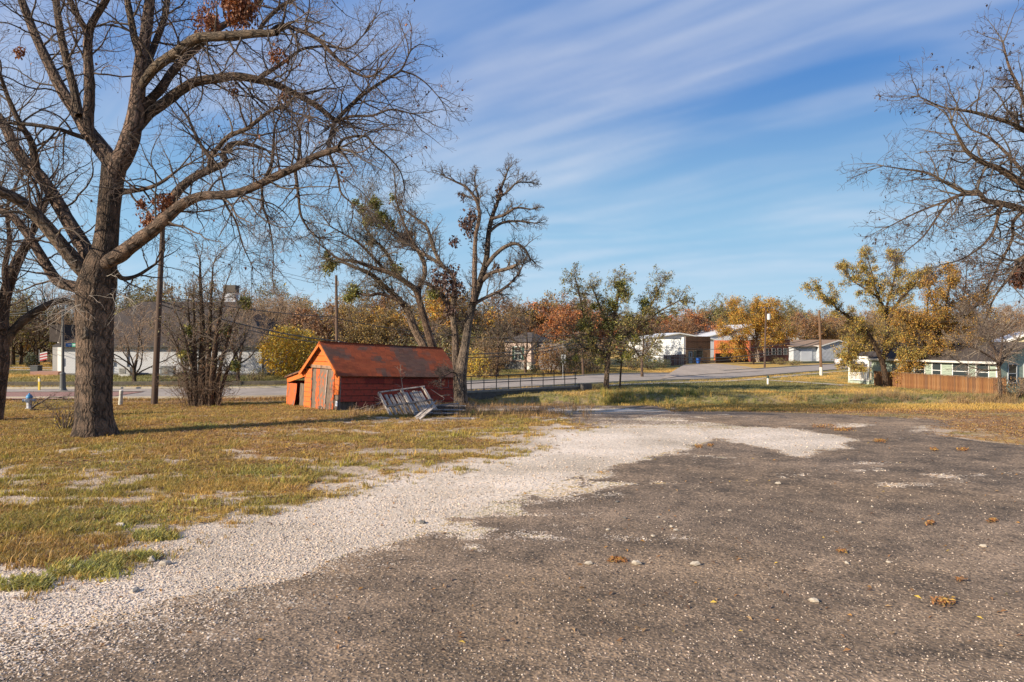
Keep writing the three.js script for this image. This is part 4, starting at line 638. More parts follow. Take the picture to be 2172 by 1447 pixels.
  // roof: overlapping shingle courses, patchy where the colour has weathered away
  {
    const len = Math.hypot(W / 2, hr) + 0.32, ang = Math.atan2(hr, W / 2), rows = 18, rm = new THREE.MeshStandardMaterial({ vertexColors: true, roughness: 0.95, map: stretch(grainTile, 3, 3) });
    for (const side of [1, -1]) {
      const roof = new THREE.Group(); roof.name = 'roof_slope'; roof.position.set(-0.22, he + hr + 0.03, -W / 2); roof.rotation.x = side * ang; shed.add(roof);   // local +z (or -z) runs down the slope
      box(roof, 'deck', boardGrey, Lg + 0.44, 0.05, len, (Lg + 0.44) / 2, -0.035, side * len / 2);
      for (let k = 0; k < rows; k++) {
        const g = []; let x = -0.02 - 0.12 * (k % 2); const r = rng(500 + k * 7 + (side > 0 ? 0 : 300));
        while (x < Lg + 0.44) {
          const w = 0.24 + 0.10 * r(), b = boxGeo(1, 1, 1).clone(), a = Math.max(x, -0.02), e = Math.min(x + w - 0.006, Lg + 0.46); x += w; if (e - a < 0.03) continue;
          b.scale(e - a, 0.012 + 0.006 * r(), len / rows + 0.05); b.rotateX(side * 0.05); b.translate((a + e) / 2, 0.006 + 0.003 * r(), side * (k + 0.5) * len / rows);
          const mx = (a + e) / 2, sy = k / rows, worn = fbm(mx * 0.55 + 2.3, sy * 2.2 + 5, 3) * 0.7 + fbm(mx * 1.9, sy * 6, 2) * 0.3, edge = mx < 3.0 ? 0.12 : -0.02, q = ss(0.44, 0.62, worn + edge), c = jit(mix3([0.46, 0.098, 0.032], [0.20, 0.10, 0.07], q), r, 0.35), col = new Float32Array(b.attributes.position.count * 3); for (let i = 0; i < col.length; i += 3) { col[i] = c[0]; col[i + 1] = c[1]; col[i + 2] = c[2]; }
          b.setAttribute('color', new THREE.BufferAttribute(col, 3)); g.push(b);
        }
        part(roof, 'shingle_course', mergeGeometries(g), rm);
      }
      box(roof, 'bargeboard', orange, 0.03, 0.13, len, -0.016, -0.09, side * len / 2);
    }
    part(shed, 'ridge_cap', boxGeo(Lg + 0.44, 0.02, 0.14), std([0.33, 0.08, 0.035], 0.95, { map: grainTile }), [Lg / 2, he + hr + 0.055, -W / 2]);
  }
  // lean-to on the far side of the front
  {
    const lt = new THREE.Group(); lt.name = 'lean_to'; shed.add(lt); const z0 = -W, z1 = -W - 1.75, yt = 1.62, y1 = 1.24;
    const tilt = Math.atan2(yt - y1, z0 - z1), ll = Math.hypot(yt - y1, z0 - z1) + 0.2;
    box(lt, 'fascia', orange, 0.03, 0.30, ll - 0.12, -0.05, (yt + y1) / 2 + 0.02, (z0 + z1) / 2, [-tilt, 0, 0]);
    box(lt, 'roof', std([0.045, 0.04, 0.04], 0.9, { map: grainTile }), 3.6, 0.07, ll, 1.65, (yt + y1) / 2 + 0.21, (z0 + z1) / 2, [-tilt, 0, 0]);
    box(lt, 'roof_edge', std([0.30, 0.13, 0.06], 0.9, { map: woodTile }), 0.04, 0.06, ll, -0.16, (yt + y1) / 2 + 0.17, (z0 + z1) / 2, [-tilt, 0, 0]);
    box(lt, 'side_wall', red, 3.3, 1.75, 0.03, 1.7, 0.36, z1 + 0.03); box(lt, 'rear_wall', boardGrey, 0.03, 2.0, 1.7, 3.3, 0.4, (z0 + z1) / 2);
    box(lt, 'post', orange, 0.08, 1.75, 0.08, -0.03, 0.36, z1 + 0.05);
    const warp = (w, h, bend, seed) => { const g = new THREE.PlaneGeometry(w, h, 6, 14), p = g.attributes.position; for (let i = 0; i < p.count; i++) { const u = p.getX(i) / w + 0.5, v = p.getY(i) / h + 0.5; p.setX(i, p.getX(i) + (u > 0.6 ? bend * Math.sin(v * 3.1) : 0)); p.setZ(i, 0.10 * Math.sin(v * 3 + seed) * u); } const b = g.clone(), bp = b.attributes.position; for (let i = 0; i < bp.count; i++) bp.setZ(i, bp.getZ(i) - 0.02); const bi = b.index.array; for (let i = 0; i < bi.length; i += 3) { const t = bi[i]; bi[i] = bi[i + 1]; bi[i + 1] = t; } const m = mergeGeometries([g, b]); m.computeVertexNormals(); m.rotateY(-Math.PI / 2); return m; };
    part(lt, 'warped_board', warp(0.80, 1.60, 0.16, 1), peelRed, [-0.06, 0.30, z1 + 0.48]);
    part(lt, 'weathered_board', warp(0.62, 1.62, -0.06, 2.2), boardGrey, [0.10, 0.30, z0 - 0.40], [0.08, 0, 0]);
  }
}

// ---------------------------------------------------------------- debris beside the shed
const oldWood = [0, 1, 2].map(k => std([[0.50, 0.43, 0.38], [0.30, 0.255, 0.225], [0.62, 0.53, 0.46]][k], 0.92, { map: woodTile, bumpMap: woodTile, bumpScale: 0.006 }));
{
  const q = G(880, 880), t = thing('broken_pallet', 'grey wooden pallet propped up on the scrap pile against the shed', 'pallet', [q.x, q.y, -q.d], 0.30); t.rotation.order = 'YXZ'; t.rotation.set(-0.80, 0.62, 0.10);
  const W = 2.25, Hh = 1.45; const b = (n, w, h, x, y, z, k, d = 0.03) => box(t, n, oldWood[k], w, h, d, x, y, z);
  for (const x of [-W / 2, 0, W / 2]) b('stringer', 0.10, Hh + 0.05, x, Hh / 2, 0.03, 2, 0.09);
  for (const y of [Hh - 0.02, Hh * 0.42]) b('rail', W + 0.12, y > 1 ? 0.06 : 0.09, 0, y, 0.10, y > 1 ? 0 : 1);
  [-0.82, -0.60, -0.36, -0.16, 0.20, 0.42, 0.60, 0.72, 0.90].forEach((x, k) => b('slat', 0.135, Hh - 0.10 - 0.07 * (k % 3), x, Hh / 2 - 0.04, -0.035, k % 2 ? 0 : 2));
  const plank = (px, py, len, w, turn, up, tilt, k, lab) => { const far = px < 820, g = G(px + (far ? 0 : 22), py + (far ? 0 : 5)), p = thing('weathered_plank', lab, 'plank', [g.x, g.y + up, -g.d], turn, 'scrap planks by the shed'); p.rotation.set(0, turn, tilt); box(p, 'board', oldWood[k], len, 0.035, w, 0, 0.02, 0); box(p, 'split_end', oldWood[(k + 1) % 3], len * 0.12, 0.03, w * 0.45, len * 0.56, 0.02, w * 0.2); };
  const pl = 'loose weathered plank in the scrap heap in front of the pallet';
  for (const [px, py, len, w, turn, up, tilt, k] of [[905, 872, 1.7, 0.5, -0.25, 0.34, 0.10, 1], [915, 870, 1.9, 0.42, -0.1, 0.27, 0.04, 1], [925, 874, 1.5, 0.30, -0.3, 0.18, 0.02, 0], [900, 878, 1.6, 0.36, 0.15, 0.10, 0.0, 1], [880, 880, 1.3, 0.14, 1.0, 0.30, 0.42, 0], [884, 882, 1.2, 0.12, 1.05, 0.20, 0.40, 2], [874, 882, 1.1, 0.12, 0.95, 0.12, 0.40, 0], [935, 885, 1.6, 0.30, -0.05, 0.02, 0, 1], [955, 884, 1.3, 0.22, 0.08, 0.02, 0, 0], [800, 868, 1.4, 0.08, 0.6, 0.25, 0.30, 0], [770, 868, 1.2, 0.06, 0.7, 0.12, 0.28, 0]]) plank(px, py, len, w, turn, up, tilt, k, pl);
  { const g = G(897, 883), f = thing('wooden_frame', 'small empty wooden frame lying in the grass before the scrap heap', 'frame', [g.x, g.y + 0.02, -g.d], 0.05); for (const [w, h, x, y] of [[0.75, 0.05, 0, 0.20], [0.75, 0.05, 0, 0.02], [0.05, 0.23, -0.37, 0.11], [0.05, 0.23, 0.37, 0.11]]) box(f, 'bar', oldWood[2], w, h, 0.05, x, y, 0); f.rotation.x = -0.9; }
  const r = rng(99);
  for (const [px, py, len, rad, turn, lab] of [[948, 876, 1.7, 0.16, 0.25, 'thick rotting log lying between the scrap heap and the broken tree'], [985, 873, 1.2, 0.13, -0.2, 'short dark log against the foot of the broken tree'], [925, 880, 1.0, 0.09, 0.5, 'thin split log under the loose planks']]) {
    const g = G(px, py), w = new Wood(), t2 = thing('log', lab, 'log', [g.x, g.y, -g.d], turn), [pp, rr] = smooth([-0.5, -0.2, 0.15, 0.5].map((k, i) => new THREE.Vector3(k * len, rad * 0.8 + 0.03 * r(), 0.08 * (r() - 0.5))), [rad * 0.9, rad, rad * 0.95, rad * 0.8], 12); w.tube(pp, rr, 12, [0.9, 0.82, 0.75], 0.4); part(t2, 'bark', w.geo(), barkMat); for (const e of [0, 12]) part(t2, 'cut_end', new THREE.CircleGeometry(rr[e] * 0.97, 12), oldWood[0], pp[e].toArray(), [0, e ? Math.PI / 2 : -Math.PI / 2, 0]);
  }
  // dead branches: each its own thing
  const dead = (pts, d, seed, label, group, kids = 3) => { const w = new Wood(), rr = rng(seed), tips = [], lp = limb(pts, d, d + 0.3, seed), t3 = thing('fallen_branch', label, 'branch', [0, 0, 0], 0, group); const o = { ...ROUGH, levels: 2, kids: [3, kids, 2], bark: [0.33, 0.26, 0.21], twig: [0.30, 0.22, 0.17] }; w.tube(lp[0], lp[1], 6, o.bark, 0); dress(w, lp, o, rr, tips, 0.3, 0.3, 0.5); part(t3, 'wood', w.geo(), twigMat); };
  dead([[858, 872, 1.2], [856, 842, 1.1], [853, 815, 0.9], [849, 792, 0.5]], q.d - 0.3, 3, 'thin dead stick standing up out of the pallet', undefined, 2);
  dead([[914, 826, 0.7], [932, 838, 0.8], [942, 845, 0.8], [930, 858, 0.8], [922, 872, 0.7]], q.d + 0.6, 5, 'pale curling dead branch leaning on the shed wall beside the pallet');
  dead([[955, 842, 0.6], [965, 850, 0.7], [972, 862, 0.8], [968, 872, 0.8]], q.d + 1.2, 6, 'forked dead branch at the shed corner by the logs');
  for (const [a, y, b, c, lab] of [[760, 878, 800, 872, 'tangle of grey brushwood along the foot of the shed wall'], [790, 876, 835, 866, 'tangle of grey brushwood along the foot of the shed wall'], [740, 876, 775, 868, 'tangle of grey brushwood along the foot of the shed wall'], [835, 878, 812, 850, 'tangle of grey brushwood along the foot of the shed wall']]) dead([[a, y, 0.9], [mix(a, b, 0.5), mix(y, c, 0.7) - 3, 0.9], [b, c, 0.6]], G(a, y).d + 0.4, a, lab, 'brushwood under the shed wall');
  { const rr = rng(17), w = new Wood(), tips = []; const g = G(85, 873); const t4 = thing('fallen_branch', 'large fallen limb with bare twigs lying on the grass by the hydrant', 'branch'); const o = { ...PECAN, trop: [0, 0.1, 0.02, 0], bark: [0.10, 0.075, 0.06], twig: [0.13, 0.095, 0.075], levels: 3, kids: [6, 5, 3] }; for (const pts of [[[58, 877, 2.6], [72, 862, 2.4], [90, 852, 1.8], [105, 843, 1.3], [122, 843, 0.8]], [[66, 868, 2], [95, 870, 1.6], [125, 866, 1.2], [160, 862, 0.8]]]) { const lp = limb(pts, g.d, g.d + 0.8, 4); w.tube(lp[0], lp[1], 6, o.bark, 0); dress(w, lp, o, rr, tips, 0.1, 0.22, 0.9); } part(t4, 'wood', w.geo(), twigMat); }
}
// loose rocks on the lot
{
  const r = rng(303), rm = [std([0.58, 0.50, 0.40], 0.95, { map: stretch(grainTile, 3, 3) }), std([0.16, 0.15, 0.14], 0.95, { map: stretch(grainTile, 3, 3) })], gs = [stoneGeo(90), stoneGeo(91), stoneGeo(92)];
  const rock = (px, py, s, k, lab, grp) => { const g = G(px, py), m = new THREE.Mesh(gs[(r() * 3) | 0], rm[k]); m.name = numbered('rock'); m.position.set(g.x, g.y + s * 0.22, -g.d); m.scale.set(s * 1.55, s * 1.25, s * 1.3); m.rotation.y = r() * 6.3; shadowed(m); scene.add(m); tag(m, lab, 'rock', grp); };
  for (const [px, py, s] of [[1424, 1118, 0.055], [1433, 1126, 0.06], [1395, 1098, 0.05], [1410, 1107, 0.035], [1350, 1197, 0.11], [1474, 1199, 0.10], [1248, 1197, 0.08], [1727, 1277, 0.09], [1824, 1110, 0.075], [1650, 1027, 0.09], [1796, 1196, 0.06], [1885, 1194, 0.05], [1500, 1085, 0.05], [1548, 1084, 0.05], [1290, 1125, 0.06], [1850, 1076, 0.05], [1385, 1138, 0.05], [2085, 1160, 0.07], [1105, 1062, 0.05]]) rock(px, py, s, 0, 'pale limestone lump lying loose on the dark asphalt', 'rocks on the asphalt');
  for (const [px, py, s] of [[896, 1110, 0.09], [1310, 1066, 0.07], [1325, 1100, 0.06]]) rock(px, py, s, 1, 'dark lump of broken asphalt lying on the lot', 'asphalt lumps');
  for (const [px, py, s] of [[255, 1118, 0.13], [322, 1190, 0.12], [350, 1198, 0.11], [150, 1205, 0.10], [285, 1255, 0.09]]) rock(px, py, s, 0, 'pale fist-sized stone in the grass beside the gravel', 'stones in the grass');
}

// ---------------------------------------------------------------- street furniture
const poleWood = std([0.20, 0.125, 0.085], 0.9, { map: stretch(woodTile, 1, 0.4) }), steel = std([0.30, 0.30, 0.30], 0.5, { metalness: 0.4 }), blackIron = std([0.06, 0.06, 0.055], 0.55);
const poleTops = {};
function utilityPole(key, base, top, r0, label, mat, arms) {
  const t = thing('utility_pole', label, 'pole', [base.x, base.y, base.z]), d = new THREE.Vector3().subVectors(top, base), L = d.length(), g = new THREE.CylinderGeometry(r0 * 0.66, r0, L + 0.3, 14, 8); g.translate(0, L / 2 - 0.15, 0);
  const shaft = part(t, 'shaft', g, mat); shaft.quaternion.setFromUnitVectors(new THREE.Vector3(0, 1, 0), d.clone().normalize()); const hat = new THREE.Vector3().copy(d);
  for (const [kind, h, ang, len] of arms) {
    const c = d.clone().multiplyScalar(h / L);
    if (kind === 'arm') { const a = new THREE.Group(); a.name = 'crossarm'; a.position.copy(c); a.rotation.y = ang; t.add(a); box(a, 'beam', poleWood, len, 0.11, 0.09, 0, 0, r0 + 0.02); for (const x of [-0.45, -0.15, 0.15, 0.45]) part(a, 'insulator', new THREE.LatheGeometry([[0, 0], [0.03, 0], [0.05, 0.05], [0.03, 0.09], [0.045, 0.13], [0, 0.17]].map(p => new THREE.Vector2(...p)), 10), std([0.25, 0.26, 0.27], 0.3), [x * len, 0.055, r0 + 0.02]); }
    if (kind === 'can') { const a = new THREE.Group(); a.name = 'transformer'; a.position.set(c.x + Math.cos(ang) * (r0 + 0.26), c.y, c.z + Math.sin(ang) * (r0 + 0.26)); t.add(a); part(a, 'tank', new THREE.CylinderGeometry(0.24, 0.24, 0.85, 16), std([0.55, 0.56, 0.56], 0.5)); part(a, 'lid', new THREE.ConeGeometry(0.25, 0.12, 16), steel, [0, 0.48, 0]); part(a, 'bushing', new THREE.CylinderGeometry(0.03, 0.04, 0.22, 8), std([0.2, 0.12, 0.09], 0.3), [0.1, 0.58, 0]); }
    if (kind === 'lamp') { const a = new THREE.Group(); a.name = 'lamp_arm'; a.position.copy(c); a.rotation.y = ang; t.add(a); part(a, 'bracket', new THREE.TubeGeometry(new THREE.CatmullRomCurve3([[0, 0, 0], [0.5, 0.35, 0], [1.2, 0.62, 0], [1.7, 0.66, 0]].map(p => new THREE.Vector3(...p))), 14, 0.03, 6), steel); part(a, 'lamp_head', new THREE.SphereGeometry(0.2, 12, 8).scale(1.5, 0.45, 0.8), steel, [1.9, 0.64, 0]); }
    if (kind === 'stub') { part(t, 'insulator_bracket', boxGeo(0.10, 0.35, 0.10), steel, [c.x + (r0 + 0.04) * Math.cos(ang), c.y, c.z + (r0 + 0.04) * Math.sin(ang)]); }
    if (kind === 'guard') part(t, 'ground_guard', new THREE.CylinderGeometry(r0 * 1.07, r0 * 1.08, len, 12), std([0.62, 0.58, 0.5], 0.8), [c.x, c.y, c.z]);
  }
  poleTops[key] = (h) => base.clone().addScaledVector(d, h / L);
}
{
  const a = G(327, 858), d1 = a.d; utilityPole('left', new THREE.Vector3(a.x, a.y, -d1), P(347, 440, d1), 0.185, 'leaning brown utility pole standing at the kerb beside the brushy tree', std([0.15, 0.098, 0.072], 0.9, { map: stretch(woodTile, 1, 0.4) }), [['arm', 10.2, 0.6, 2.2], ['stub', 6.8, 0, 0]]);
  const d2 = 54.5, b = P(715, 700, d2); b.y = H(b.x, d2); utilityPole('mid', b, P(713, 584, d2), 0.15, 'brown utility pole rising behind the red shed roof', poleWood, [['stub', 8.2, 0.4, 0], ['stub', 3.4, 0.4, 0]]);
  const e = G(1240, 800), d3 = 70, m = P(1237, 760, d3); m.y = H(m.x, d3); utilityPole('bank', m, P(1232, 690, d3), 0.13, 'utility pole half hidden behind the mistletoe tree on the bank', poleWood, [['arm', 4.4, -0.3, 1.7]]);
  const f = G(1622, 780); utilityPole('far', new THREE.Vector3(f.x, f.y, -f.d), P(1625, 652, f.d), 0.16, 'dark utility pole with a pale transformer beside the yellow tree', std([0.16, 0.10, 0.075], 0.9, { map: stretch(woodTile, 1, 0.4) }), [['arm', 8.9, 0.2, 2.0], ['can', 7.6, 0.2, 0]]);
  const g = G(1742, 797); utilityPole('lamp', new THREE.Vector3(g.x, g.y, -g.d), P(1738, 658, g.d), 0.17, 'tan utility pole with a white foot and a street-lamp arm on the grass verge', std([0.30, 0.175, 0.10], 0.9, { map: stretch(woodTile, 1, 0.4) }), [['lamp', 8.0, 0.15, 0], ['guard', 0.5, 0, 1.0]]);
}
function wire(name, label, a, b, sag, rad, group) { const pts = []; for (let k = 0; k <= 28; k++) { const t = k / 28, p = a.clone().lerp(b, t); p.y -= sag * 4 * t * (1 - t); pts.push(p); } const m = new THREE.Mesh(new THREE.TubeGeometry(new THREE.CatmullRomCurve3(pts), 40, rad * 1.25, 5), blackIron); m.name = numbered(name); shadowed(m); scene.add(m); tag(m, label, 'cable', group); }
{
  const far = k => P(-160, 640 + k * 14, 62);
  for (const [k, s, r] of [[0, 1.3, 0.016], [1, 1.2, 0.014], [2, 1.1, 0.02]]) wire('overhead_wire', 'overhead wire crossing towards the leaning utility pole above the lawn', far(k - 1), poleTops.left([6.6, 6.2, 6.9][k]), s, r, 'wires left of the leaning pole');
  wire('overhead_cable', 'thick telephone cable strung from the leaning pole to the pole behind the shed', poleTops.left(5.9), poleTops.mid(3.6), 0.35, 0.035, 'cables over the shed'); wire('overhead_cable', 'thick telephone cable strung from the leaning pole to the pole behind the shed', poleTops.left(5.7), poleTops.mid(3.35), 0.4, 0.026, 'cables over the shed');
  wire('overhead_wire', 'thin wire strung from the leaning pole to the pole behind the shed', poleTops.left(6.2), poleTops.mid(5.5), 0.2, 0.022);
  for (const h of [8.15, 7.9]) wire('overhead_wire', 'fine power line running to the top of the pole behind the shed', poleTops.left(h + 1.6), poleTops.mid(h), 0.3, 0.010, 'fine power lines');
  for (const [h, k, s, r] of [[3.6, 3.6, 1.2, 0.036], [3.35, 3.3, 1.25, 0.028], [5.4, 4.3, 0.9, 0.022]]) wire('overhead_cable', 'cable sagging along the street between the shed and the creek bank', poleTops.mid(h), poleTops.bank(k), s, r, 'cables along the street');
  for (const [k, h, s, r] of [[3.6, 4.1, 1.9, 0.036], [3.3, 3.8, 1.9, 0.03], [4.3, 4.5, 1.5, 0.024]]) wire('overhead_cable', 'cable sagging in front of the tan workshop to the lamp pole', poleTops.bank(k), poleTops.lamp(h), s, r, 'cables before the workshop');
}
{ // fire hydrant
  const g = G(62, 868), t = thing('fire_hydrant', 'silver fire hydrant with a blue bonnet beside the brick crossing', 'hydrant', [g.x, g.y, -g.d], 0.3), sil = std([0.42, 0.43, 0.46], 0.45), blue = std([0.03, 0.20, 0.42], 0.5), L = p => new THREE.LatheGeometry(p.map(v => new THREE.Vector2(...v)), 18);
  part(t, 'barrel', L([[0, 0], [0.19, 0], [0.19, 0.05], [0.13, 0.07], [0.125, 0.44], [0.15, 0.46], [0.15, 0.52], [0.125, 0.54], [0.125, 0.58], [0, 0.58]]), sil);
  part(t, 'bonnet', L([[0.15, 0.58], [0.165, 0.60], [0.15, 0.68], [0.10, 0.76], [0.04, 0.79], [0.035, 0.85], [0, 0.85]]), blue);
  for (const [rx, rz, x, z, l, n, rr] of [[0, Math.PI / 2, 0.19, 0, 0.16, 'side_outlet', 0.065], [0, Math.PI / 2, -0.19, 0, 0.16, 'side_outlet', 0.065], [Math.PI / 2, 0, 0, 0.18, 0.16, 'pumper_outlet', 0.085]]) { const o = new THREE.Group(); o.name = n; o.position.set(x, 0.46, z); o.rotation.set(rx, 0, rz); t.add(o); part(o, 'nozzle', new THREE.CylinderGeometry(rr, rr, l, 14), sil); part(o, 'cap', new THREE.CylinderGeometry(rr * 1.25, rr * 1.25, 0.06, 8), std([0.16, 0.20, 0.26], 0.5), [0, (x < 0 ? 1 : x > 0 ? -1 : 1) * l * 0.55, 0]); }
}
{ const g = G(255, 860), t = thing('marker_post', 'white round marker post leaning at the kerb by the old tree', 'post', [g.x, g.y, -g.d]); part(t, 'pipe', new THREE.CylinderGeometry(0.10, 0.11, 0.82, 16), std([0.62, 0.60, 0.52], 0.7, { map: grainTile }), [0, 0.4, 0]); part(t, 'domed_cap', new THREE.SphereGeometry(0.10, 14, 8, 0, 6.3, 0, 1.57).scale(1, 0.5, 1), std([0.58, 0.56, 0.5], 0.7), [0, 0.81, 0]); t.rotation.z = -0.07; }
{ const g = G(83, 829), t = thing('marker_post', 'slim yellow marker post on the verge beyond the brick crossing', 'post', [g.x, g.y, -g.d]); box(t, 'blade', std([0.60, 0.42, 0.05], 0.7), 0.12, 0.95, 0.10, 0, 0.47, 0); box(t, 'label_band', std([0.62, 0.55, 0.42], 0.7), 0.125, 0.22, 0.105, 0, 0.78, 0); part(t, 'pointed_top', new THREE.ConeGeometry(0.08, 0.14, 4).rotateY(Math.PI / 4), std([0.60, 0.42, 0.05], 0.7), [0, 1.01, 0]); }
{ // ornamental street lamp
  const g = G(133, 831), t = thing('street_lamp', 'slender grey street lamp post with a flared base across the street', 'lamp post', [g.x, g.y, -g.d]), m = std([0.085, 0.085, 0.08], 0.55);
  const L = (pts, n) => part(t, n, new THREE.LatheGeometry(pts.map(v => new THREE.Vector2(...v)), 18), m);
  L([[0, 0], [0.34, 0], [0.34, 0.08], [0.24, 0.14], [0.20, 0.3], [0.165, 1.15], [0.19, 1.2], [0.19, 1.3], [0.12, 1.38], [0, 1.38]], 'base'); L([[0, 1.38], [0.10, 1.38], [0.07, 5.9], [0, 5.9]], 'shaft'); L([[0, 5.9], [0.10, 5.9], [0.13, 6.0], [0.08, 6.06], [0, 6.06]], 'collar');
  part(t, 'globe', new THREE.LatheGeometry([[0, 6.06], [0.10, 6.06], [0.19, 6.25], [0.20, 6.45], [0.12, 6.62], [0, 6.68]].map(v => new THREE.Vector2(...v)), 16), std([0.55, 0.54, 0.5], 0.3)); L([[0, 6.68], [0.09, 6.66], [0.03, 6.76], [0, 6.86]], 'finial');
}
{ // street name signs on a dark post, half behind the old trunk
  const g = G(161, 829), t = thing('street_sign', 'blue and green street name signs on a dark post behind the old trunk', 'sign', [g.x, g.y, -g.d], 0.1), y = EYE - (732 - CY) / F * g.d - g.y; part(t, 'post', new THREE.CylinderGeometry(0.045, 0.05, y + 0.3, 10), blackIron, [0, (y + 0.3) / 2, 0]);
  const ink = std([0.6, 0.63, 0.66], 0.6);
  for (const [n, c, x, w, a] of [['blue_blade', [0.03, 0.14, 0.36], -0.38, 0.5, 0.5], ['green_blade', [0.0, 0.20, 0.12], -0.05, 0.62, -0.25]]) { const s = new THREE.Group(); s.name = n; s.position.set(x, y, 0.08); s.rotation.y = a; t.add(s); box(s, 'plate', std(c, 0.5), w, 0.26, 0.02, 0, 0, 0); box(s, 'lettering', ink, w * 0.55, 0.05, 0.004, 0.02, 0.01, 0.0125); }
}
{ // road sign seen from behind
  const g = G(1194, 805), d = g.d, t = thing('road_sign', 'bare metal back of a road sign beyond the pipe railing', 'sign', [g.x, g.y, -d], 0.1), h = EYE - (752 - CY) / F * d - g.y; part(t, 'post', new THREE.CylinderGeometry(0.035, 0.035, h, 8), steel, [0, h / 2, 0]); box(t, 'plate', std([0.56, 0.56, 0.55], 0.5, { metalness: 0.2 }), 0.42, 0.80, 0.02, 0.03, h - 0.42, 0.05); box(t, 'stiffener', steel, 0.05, 0.80, 0.03, 0, h - 0.42, 0.075);
}
{ const g = G(1629, 816), t = thing('marker_post', 'short white and green utility marker on the grass beyond the creek', 'post', [g.x, g.y, -g.d]); part(t, 'tube', new THREE.CylinderGeometry(0.10, 0.10, 0.6, 12), std([0.7, 0.68, 0.62], 0.7), [0, 0.3, 0]); part(t, 'dark_cap', new THREE.CylinderGeometry(0.11, 0.11, 0.25, 12), std([0.03, 0.06, 0.05], 0.6), [0, 0.72, 0]); }

// ---------------------------------------------------------------- buildings
const clear = (c, r = 0.15) => std(c, r), pane = new THREE.MeshStandardMaterial({ color: new THREE.Color().setRGB(0.035, 0.045, 0.05), roughness: 0.08, metalness: 0 });
const trimWhite = std([0.72, 0.71, 0.68], 0.7), shingle = std([0.075, 0.058, 0.050], 0.95, { map: stretch(grainTile, 1.2, 1.2) });
function windowAt(parent, w, h, x, y, z, frameMat = trimWhite, ry = 0, bars = 1) {
  const g = new THREE.Group(); g.name = 'window'; g.position.set(x, y, z); g.rotation.y = ry; parent.add(g);
  box(g, 'pane', pane, w, h, 0.03, 0, 0, 0.0); const f = 0.07; box(g, 'frame', frameMat, w + 2 * f, f, 0.07, 0, h / 2 + f / 2, 0.01); box(g, 'sill', frameMat, w + 2 * f + 0.08, f, 0.12, 0, -h / 2 - f / 2, 0.03); box(g, 'frame', frameMat, f, h, 0.07, -w / 2 - f / 2, 0, 0.01); box(g, 'frame', frameMat, f, h, 0.07, w / 2 + f / 2, 0, 0.01);
  if (bars) box(g, 'meeting_rail', frameMat, w, 0.05, 0.05, 0, 0, 0.012); return g;
}
function prism(pts, depth) { const g = new THREE.ExtrudeGeometry(new THREE.Shape(pts.map(p => new THREE.Vector2(...p))), { depth, bevelEnabled: false }); return g; }
function hip(w, d, h, ridge, over) {                          // hipped roof on a w x d plan, ridge along x
  const x = w / 2 + over, z = d / 2 + over, r = ridge / 2, v = [[-x, 0, z], [x, 0, z], [x, 0, -z], [-x, 0, -z], [-r, h, 0], [r, h, 0]], f = [[0, 1, 5], [0, 5, 4], [1, 2, 5], [2, 3, 4], [2, 4, 5], [3, 0, 4], [0, 3, 2], [0, 2, 1]], pos = [], uv = [];
  for (const t of f) for (const k of t) { pos.push(...v[k]); uv.push(v[k][0], v[k][2] + v[k][1]); }
  const g = new THREE.BufferGeometry(); g.setAttribute('position', new THREE.Float32BufferAttribute(pos, 3)); g.setAttribute('uv', new THREE.Float32BufferAttribute(uv, 2)); g.computeVertexNormals(); return g;
}
